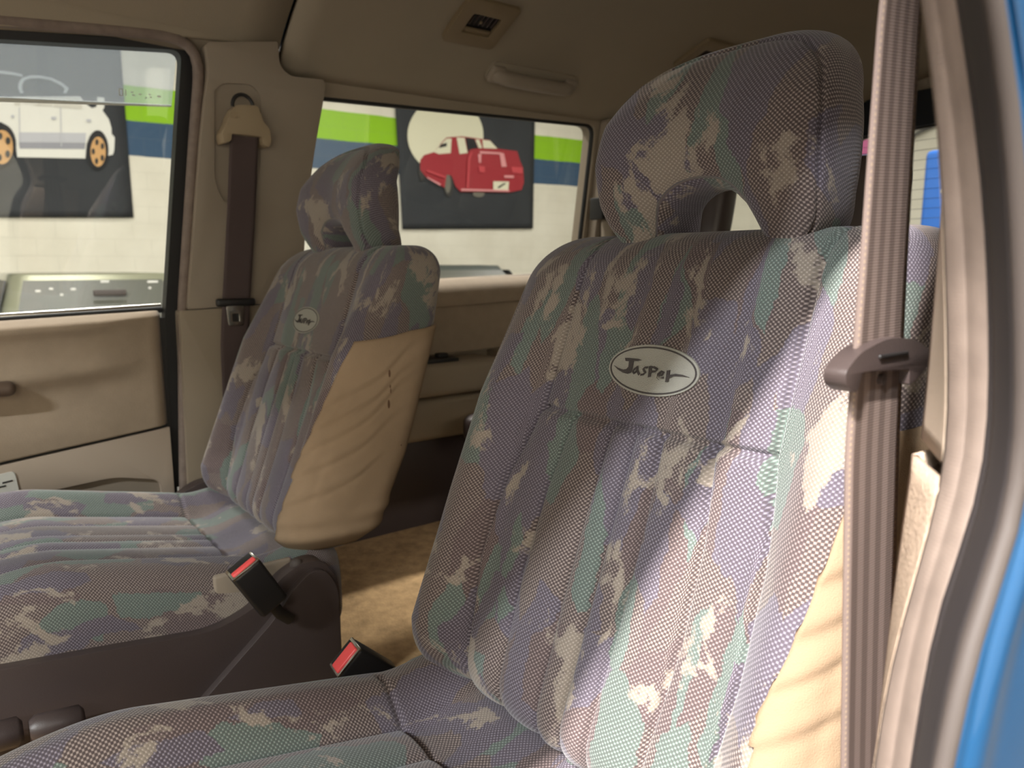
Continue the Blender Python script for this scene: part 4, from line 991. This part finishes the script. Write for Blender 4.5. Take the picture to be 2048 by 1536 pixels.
def make_seat(cx, label, uvo, near):
    s = thing('car_seat', (cx, 0.18, 0.84), label, 'car seat', 'front seats of the van')
    # backrest
    zs = np.r_[Z0B + 0.06 * (1 - np.cos(np.linspace(0, math.pi / 2, 16))), np.linspace(Z0B + 0.062, Z1B - 0.056, 190), Z1B - 0.055 * (1 - np.sin(np.linspace(0, math.pi / 2, 18)))]
    P = back_surface(cx, zs)
    bk = loft('backrest', P, 'fabric', s, ring_uv(P, zs * 1.06, uvo))
    logo(cx, s)
    headrest(cx, s, (uvo[0] + 3.72, uvo[1] + 1.93))
    # beige side covers on both flanks, lower part of the backrest
    ux, uy = RING_B
    def interp_side(sgn, q, z, Rz=None):
        # points on the flank, q from its front edge to the back edge
        d0 = np.interp(z, [1.07, 1.2, 1.39], [-0.91, -0.89, -0.76]) if sgn > 0 else -0.3
        sel = np.where((sgn * ux > 0.3) & (uy < 0.95) & (uy > -0.985))[0]
        sel = sel[np.argsort(np.arctan2(uy[sel], np.abs(ux[sel])))]
        f0 = np.interp(d0, uy[sel], np.arange(len(sel))); f1 = np.interp(0.93, uy[sel], np.arange(len(sel)))
        R = back_surface(cx, [z])[0] if Rz is None else Rz
        f = f0 + (f1 - f0) * q
        return np.array([np.interp(f, np.arange(len(sel)), R[sel, k_]) for k_ in range(3)])
    for sgn in (1, -1):
        V, F = [], []
        nq, nz = 60, 70
        for j in range(nz):
            r = j / (nz - 1)
            row = []
            for i in range(nq):
                q = i / (nq - 1)
                zt = 1.385 + 0.022 * q
                z = 1.070 + (zt - 1.070) * r
                row.append((q, z))
            Rz = back_surface(cx, [1.07 + 0.326 * r])[0]
            pts = np.array([interp_side(sgn, q, 1.07 + 0.326 * r, Rz) for q, z in row])
            tg_ = np.gradient(pts, axis=0)
            nn = np.stack([tg_[:, 1], -tg_[:, 0], np.zeros(nq)], 1); nn /= np.linalg.norm(nn, axis=1)[:, None]
            nn *= np.where(nn[:, :1] * sgn < 0, -1, 1)
            for i, (q, z) in enumerate(row):
                wr = sum(-0.002 * math.exp(-((z - sl_ * q - z0_) / 0.005) ** 2) + 0.0016 * math.exp(-((z - sl_ * q - z0_ - 0.013) / 0.009) ** 2) for z0_, sl_ in ((1.135, 0.10), (1.175, 0.13), (1.215, 0.15), (1.25, 0.13), (1.285, 0.13))) * max(0.0, 1 - q * 1.15) ** 0.7
                hem = 0.012 * math.exp(-((z - 1.095) / 0.012) ** 2) + 0.006 * math.exp(-((z - 1.125) / 0.01) ** 2) * (0.5 + 0.5 * math.sin(9 * q))
                dz_ = z - (1.07 + 0.326 * r)
                V.append(pts[i] + nn[i] * (0.0045 + wr + hem * 0.6) + np.array([0, 0.36 * dz_, dz_]))
        for j in range(nz - 1):
            for i in range(nq - 1):
                f = (j * nq + i, j * nq + i + 1, (j + 1) * nq + i + 1, (j + 1) * nq + i)
                F.append(f if sgn > 0 else f[::-1])
        sp_ = obj('side_cover', V, F, 'beige', s)
        so = sp_.modifiers.new('thickness', 'SOLIDIFY'); so.thickness = 0.006; so.offset = -1
        if sgn > 0 and not near:
            for (q, z, a, b) in ((0.42, 1.335, 0.0018, 0.006), (0.5, 1.315, 0.001, 0.003), (0.53, 1.308, 0.001, 0.004), (0.56, 1.288, 0.002, 0.007), (0.80, 1.22, 0.001, 0.0015)):
                p = interp_side(1, q, z)
                panel('stain', [(a * math.cos(k_), b * math.sin(k_)) for k_ in np.linspace(0, 2 * math.pi, 10, endpoint=False)],
                      lambda u, v, d, p=p: (p[0] + 0.0062 + d, p[1] + u, p[2] + v), 0.0004, simple('brown_stain', (96, 70, 50), 0.9) if 'stain' not in M else 'stain', sp_)
    # beige back shell
    R = lambda z: back_surface(cx, [z])[0]
    sel = np.where(uy > 0.90)[0]
    V, F = [], []
    zz = np.linspace(1.085, 1.46, 20)
    for z in zz:
        r = R(z)[sel]; r = r[np.argsort(r[:, 0])]
        V += [tuple(p + np.array([0, 0.004, 0])) for p in r]
    m = len(sel)
    for j in range(len(zz) - 1):
        for i in range(m - 1): F.append((j * m + i + 1, j * m + i, (j + 1) * m + i, (j + 1) * m + i + 1))
    obj('back_cover', V, F, 'beige', s)
    # cushion
    ys = np.r_[-0.15 + 0.09 * (1 - np.cos(np.linspace(0, math.pi / 2, 18))), np.linspace(-0.058, 0.42, 180), 0.475 - 0.05 * (1 - np.sin(np.linspace(0.02, math.pi / 2, 14)))]
    P = cushion_surface(cx, ys)
    loft('cushion', P[:, ::-1], 'fabric', s, ring_uv(P, ys, (uvo[0] + 2.1, uvo[1] + 0.9))[:, ::-1])
    # plastic base and side shields
    rbox('base_frame', (cx, 0.17, 0.91), (0.40, 0.46, 0.14), 'dark', s, 0.02)
    for sgn in (1, -1):
        shield = rounded([(-0.16, 1.066), (0.02, 1.043), (0.15, 1.028), (0.255, 1.014), (0.315, 1.032), (0.352, 1.066), (0.385, 1.079), (0.412, 1.076), (0.437, 1.04), (0.437, 0.86), (-0.16, 0.86)],
                         [0.02, 0.03, 0.03, 0.03, 0.03, 0.02, 0.02, 0.02, 0.03, 0.02, 0.02], 5)
        if near: shield = rounded([(-0.14, 1.04), (0.25, 0.985), (0.42, 0.96), (0.42, 0.86), (-0.14, 0.86)], 0.02, 4)
        panel('side_shield', shield, lambda a, b, d, sgn=sgn: (cx + sgn * ((0.25 if near else 0.268) - d), a, b), 0.03, 'dark', s, (), 0.006)
        up = rounded([(0.20, 0.90), (0.335, 1.013), (0.362, 1.048), (0.390, 1.068), (0.410, 1.066), (0.430, 1.035), (0.430, 0.88), (0.2, 0.88)], [0.02, 0.03, 0.03, 0.02, 0.02, 0.03, 0.01, 0.01], 5)
        if not near: panel('shield_panel', up, lambda a, b, d, sgn=sgn: (cx + sgn * (0.281 - d), a, b), 0.018, 'dark', s, (), 0.012)
    if not near:
        rbox('hinge_cap', (cx + 0.256, 0.378, 1.070), (0.018, 0.018, 0.026), 'lip', s, 0.008)
        rbox('cushion_side_cloth', (cx + 0.238, 0.322, 1.045), (0.010, 0.11, 0.07), 'pillar', s, 0.004)
        for (y, l, r_) in ((0.0, 0.07, 0.017), (0.068, 0.055, 0.016)):
            tube('recline_lever', [(cx + 0.30, y - l / 2, 0.984 - 0.12 * y), (cx + 0.30, y - l / 2 + 0.006, 0.984 - 0.12 * y), (cx + 0.30, y + l / 2 - 0.006, 0.980 - 0.12 * y), (cx + 0.30, y + l / 2, 0.980 - 0.12 * y)], [r_ * 0.7, r_, r_, r_ * 0.6], 'dark', s, 14)
    return s
M['stain'] = simple('brown_stain', (96, 70, 50), 0.9)
make_seat(-0.450, 'patterned cloth front seat nearest the open door, sharp and large in the foreground', (0.0, 0.0), True)
make_seat(-1.245, 'patterned cloth front seat beside the far door, beige side cover showing', (5.37, 2.21), False)

# small pale rail cover by the near seat hinge
tag(rbox('rail_cover', (-0.785, 0.492, 0.912), (0.06, 0.10, 0.145), 'white_plastic', None, 0.02, 4), 'small whitish rail cover tucked behind the near seat', 'rail cover')

# ------------------------------------------------------------------ buckles
def buckle(base, a, b, label, split, end, L=0.078):
    a = Vector(a).normalized(); b = Vector(b); b = (b - a * b.dot(a)).normalized(); c = b.cross(a).normalized()
    if c.x < 0: c = -c
    R = Matrix((c, b, a)).transposed()        # columns: thickness, width, length
    base = Vector(base)
    t = thing('seat_belt_buckle', base, label, 'buckle', 'seat belt buckles')
    W, T = 0.041, 0.028
    rbox('housing', base + a * L / 2, (T, W, L), 'black', t, 0.005, 3, R)
    rbox('rim', base + a * (L - 0.0005), (T - 0.0005, W - 0.0005, 0.004), 'chrome', t, 0.0018, 2, R)
    rbox('slot', base + a * (L + 0.0012) - c * T * (0.5 - (1 - split) / 2 - 0.04), (T * (1 - split) - 0.003, W - 0.008, 0.003), 'black', t, 0.001, 2, R)
    rbox('button', base + a * (L + 0.0016) + c * T * (0.5 - split / 2 - 0.05), (T * split - 0.003, W - 0.007, 0.005), 'red', t, 0.002, 3, R)
    tube('stalk', [base + a * 0.01, base - a * 0.02, Vector(end)], 0.008, 'black', t, 10, flat=0.6)
    return t
buckle((-0.935, 0.322, 1.050), (0.10, -0.48, 0.82), (0.0, 0.8, 0.5), 'black buckle with red button between the seats, against the far seat', 0.42, (-0.952, 0.352, 1.012))
buckle((-0.752, 0.392, 1.000), (0.02, -0.66, 0.62), (0.12, 0.62, 0.66), 'black buckle with red button half hidden by the near seat cushion', 0.72, (-0.735, 0.42, 0.95), 0.072)

# ------------------------------------------------------------------ seat belts
def webbing(name, L, R, mat, parent, th=0.0015):
    L, R = np.array(L, float), np.array(R, float)
    n = 120
    def rs(P):
        return smooth_curve(P, n, 4)
    A, B = rs(L), rs(R)
    d = np.r_[0, np.cumsum(np.linalg.norm(np.diff(A, axis=0), axis=1))]
    m = 9
    V = [A[i] + (B[i] - A[i]) * j / (m - 1) for i in range(n) for j in range(m)]
    UV = [(j / (m - 1), d[i]) for i in range(n) for j in range(m)]
    F = [(i * m + j, i * m + j + 1, (i + 1) * m + j + 1, (i + 1) * m + j) for i in range(n - 1) for j in range(m - 1)]
    o = obj(name, V, F, mat, parent, uvs=UV)
    o.modifiers.new('thickness', 'SOLIDIFY').thickness = th
    return o
BX = -0.180
t = thing('seat_belt', (BX, 0.37, 1.0), 'brown ribbed seat belt hanging beside the near seat by the door pillar', 'seat belt', 'front seat belts')
webbing('webbing', [(BX + 0.02, 0.352, 1.86), (BX, 0.351, 1.618), (BX, 0.351, 1.493), (BX, 0.350, 1.409), (BX + .004, 0.363, 1.229), (BX + 0.02, 0.37, 0.95)],
        [(BX + 0.02, 0.388, 1.87), (BX, 0.390, 1.626), (BX, 0.398, 1.492), (BX, 0.406, 1.401), (BX + .004, 0.420, 1.203), (BX + 0.02, 0.43, 0.94)], 'web', t)
# D-shaped tongue grip: outline in (y, z) around the strap, domed
tong = rounded([(0.3428, 1.4397), (0.3338, 1.4438), (0.332, 1.4507), (0.3446, 1.4589), (0.3735, 1.4649), (0.4042, 1.4614), (0.4222, 1.4539), (0.424, 1.4495), (0.4096, 1.4413), (0.3987, 1.4375), (0.3978, 1.4466), (0.3482, 1.4495), (0.3455, 1.4413)],
               [0.005, 0.008, 0.010, 0.012, 0.016, 0.010, 0.004, 0.004, 0.003, 0.002, 0.002, 0.003, 0.003], 6)
tg = panel('tongue', tong, lambda a, b, d: (BX - 0.004 + d, a, b), 0.011, 'dark', t, (), 0.0045)
rbox('slot_bar', (BX + 0.0072, 0.378, 1.4555), (0.002, 0.030, 0.0022), 'black', tg, 0.0008)
tube('rivet', [(BX + 0.001, 0.377, 1.4425), (BX + 0.004, 0.377, 1.4425)], 0.0028, 'dark', t, 14)

t = thing('seat_belt', (-1.53, 0.49, 1.0), 'dark brown seat belt hanging on the far door pillar behind the far seat', 'seat belt', 'front seat belts')
def fx(z, o): return far_x(z) + o
webbing('webbing', [(fx(1.75, .055), 0.486, 1.755), (fx(1.6, .05), 0.478, 1.60), (fx(1.43, .05), 0.465, 1.43), (fx(1.34, .055), 0.455, 1.34), (-1.55, 0.45, 1.0)],
        [(fx(1.75, .055), 0.541, 1.755), (fx(1.6, .05), 0.534, 1.60), (fx(1.43, .05), 0.521, 1.43), (fx(1.34, .055), 0.512, 1.34), (-1.55, 0.505, 1.0)], 'web_dark', t)
cov = rounded([(0.470, 1.728), (0.466, 1.748), (0.474, 1.762), (0.484, 1.785), (0.492, 1.800), (0.536, 1.805), (0.546, 1.775), (0.558, 1.765), (0.562, 1.742), (0.556, 1.728), (0.545, 1.735), (0.543, 1.748), (0.485, 1.748), (0.483, 1.735)],
              [0.006, 0.006, 0.006, 0.006, 0.008, 0.010, 0.006, 0.006, 0.006, 0.006, 0.004, 0.003, 0.003, 0.004], 5)
cv = panel('guide_cover', cov, lambda a, b, d: (far_x(b) + 0.070 - d, a, b), 0.040, 'tan_plastic', t, (), 0.006)
arc = [(far_x(1.8) + 0.050, 0.513 + 0.020 * math.cos(q), 1.803 + 0.022 * math.sin(q)) for q in np.linspace(-0.1, math.pi + 0.1, 14)]
tube('anchor_loop', arc, 0.0035, 'black', t, 8)
tube('cap_button', [(far_x(1.78) + 0.066, 0.488, 1.783), (far_x(1.78) + 0.0725, 0.488, 1.783)], 0.007, 'tan_plastic', t, 14)
rbox('belt_stop', (fx(1.42, .056), 0.490, 1.425), (0.016, 0.078, 0.016), 'black', t, 0.005)
tp = panel('latch_plate', rounded([(0.472, 1.378), (0.502, 1.378), (0.505, 1.418), (0.469, 1.418)], 0.004, 4), lambda a, b, d: (fx(1.4, .058) + d, a, b), 0.004, 'chrome', t, [rounded([(0.480, 1.386), (0.494, 1.386), (0.494, 1.402), (0.480, 1.402)], 0.002, 3)], 0.001)
rbox('latch_hole_backing', (fx(1.4, .0565), 0.487, 1.394), (0.002, 0.018, 0.02), 'black', t, 0.0008)

# ------------------------------------------------------------------ headliner fittings
def frame_at(x, y):
    """local axes on the headliner: u along y, v across towards the centre line, n into the cabin"""
    e = 0.004
    p = Vector((x, y, roof_z(x, y)))
    v = (Vector((x + e, y, roof_z(x + e, y))) - Vector((x - e, y, roof_z(x - e, y)))).normalized()
    u = Vector((0, 1, 0.012)).normalized()
    n = u.cross(v).normalized()
    if n.z > 0: n = -n
    return p, u, v, n
def vent(x, y, label):
    p, u, v, n = frame_at(x, y)
    t = thing('ceiling_vent', p, label, 'air vent', 'ceiling air vents')
    def pl(off): return lambda a, b, d: tuple(p + u * a + v * b + n * (off - d))
    W, H = 0.068, 0.064
    panel('bezel', rounded([(-W, -H), (W, -H), (W, H), (-W, H)], 0.012, 5), pl(0.012), 0.016, 'vent', t, [rounded([(-0.036, -0.030), (0.040, -0.030), (0.040, 0.026), (-0.036, 0.026)], 0.004, 3)], 0.004)
    panel('duct', [(-0.042, -0.036), (0.046, -0.036), (0.046, 0.032), (-0.042, 0.032)], pl(0.0015), 0.003, 'black', t)
    R = Matrix((u, v, n)).transposed()
    for k_ in range(6):
        rbox('slat', p + u * (-0.028 + 0.0115 * k_) + v * 0.008 + n * 0.006, (0.0014, 0.030, 0.007), 'dark', t, 0.0005, 1, R)
    rbox('lower_lip', p - v * 0.024 + n * 0.006 + u * 0.002, (0.072, 0.012, 0.006), 'vent', t, 0.002, 2, R)
    rbox('tab', p - u * 0.004 + v * 0.004 + n * 0.009, (0.005, 0.006, 0.005), 'vent', t, 0.001, 2, R)
vent(-1.385, 0.995, 'ochre ceiling air vent with dark slats, above the far rear window')
vent(-1.325, 1.69, 'ochre ceiling air vent peeking out above the near headrest')
p, u, v, n = frame_at(-1.485, 1.225)
t = thing('grab_handle', p, 'taupe folding grab handle above the far rear window', 'grab handle')
R = Matrix((u, v, n)).transposed()
panel('handle_base', rounded([(-0.138, -0.030), (0.138, -0.030), (0.138, 0.026), (-0.138, 0.026)], 0.024, 6), lambda a_, b_, d: tuple(p + u * a_ + v * b_ + n * (0.007 - d)), 0.012, 'liner', t, (), 0.003)
pts = [(-0.118, 0.004), (-0.112, 0.016), (-0.09, 0.022), (0, 0.024), (0.09, 0.022), (0.112, 0.016), (0.118, 0.004)]
Q = smooth_curve([tuple(p + u * a + n * b - v * 0.004) for a, b in pts], 40, 3)
tube('grip', [tuple(q) for q in Q], 0.017, 'pillar', t, 14)
for s_ in (-1, 1):
    rbox('hinge_cap', p + u * s_ * 0.115 + n * 0.010 - v * 0.004, (0.040, 0.044, 0.018), 'pillar', t, 0.008, 3, R)

# ------------------------------------------------------------------ second row
def soft_block(name, lo, hi, mat, parent, lean=0.0, e=3.5, n=40, uvo=(9, 9)):
    lo, hi = np.array(lo), np.array(hi); c = (lo + hi) / 2; h = (hi - lo) / 2
    rows, uvs = [], []
    for f in np.linspace(-1, 1, 24):
        zz = math.sin(f * math.pi / 2)
        s = max(0.02, (1 - abs(zz) ** 5)) ** 0.25
        al = np.linspace(0, 2 * math.pi, n, endpoint=False)
        x = np.sign(np.cos(al)) * np.abs(np.cos(al)) ** (2 / e); y = np.sign(np.sin(al)) * np.abs(np.sin(al)) ** (2 / e)
        P = np.stack([c[0] + x * h[0] * s, c[1] + y * h[1] * s + lean * (zz * h[2]), np.full(n, c[2] + zz * h[2])], 1)
        rows.append(P); uvs.append(np.stack([P[:, 0] + P[:, 1] + uvo[0], P[:, 2] + uvo[1]], 1))
    return loft(name, np.array(rows), mat, parent, np.array(uvs))
t = thing('rear_bench', (-0.86, 1.2, 0.84), 'patterned second-row bench in shadow behind the front seats', 'bench seat')
soft_block('cushion', (-1.40, 0.98, 0.98), (-0.30, 1.46, 1.12), 'fabric', t)
soft_block('backrest', (-1.40, 1.36, 1.06), (-0.30, 1.50, 1.53), 'fabric', t, 0.3)
rbox('base_frame', (-0.85, 1.22, 0.92), (0.9, 0.4, 0.16), 'black', t, 0.02)
for x in (-1.20, -0.80):
    soft_block('headrest', (x - 0.115, 1.44, 1.535), (x + 0.115, 1.54, 1.715), 'dark', t, 0.2)
    tube('headrest_post', [(x - 0.05, 1.49, 1.48), (x - 0.05, 1.49, 1.56)], 0.006, 'chrome', t, 8)
    tube('headrest_post', [(x + 0.05, 1.49, 1.48), (x + 0.05, 1.49, 1.56)], 0.006, 'chrome', t, 8)
soft_block('armrest', (-1.47, 0.98, 1.07), (-1.40, 1.36, 1.15), 'dark', t)
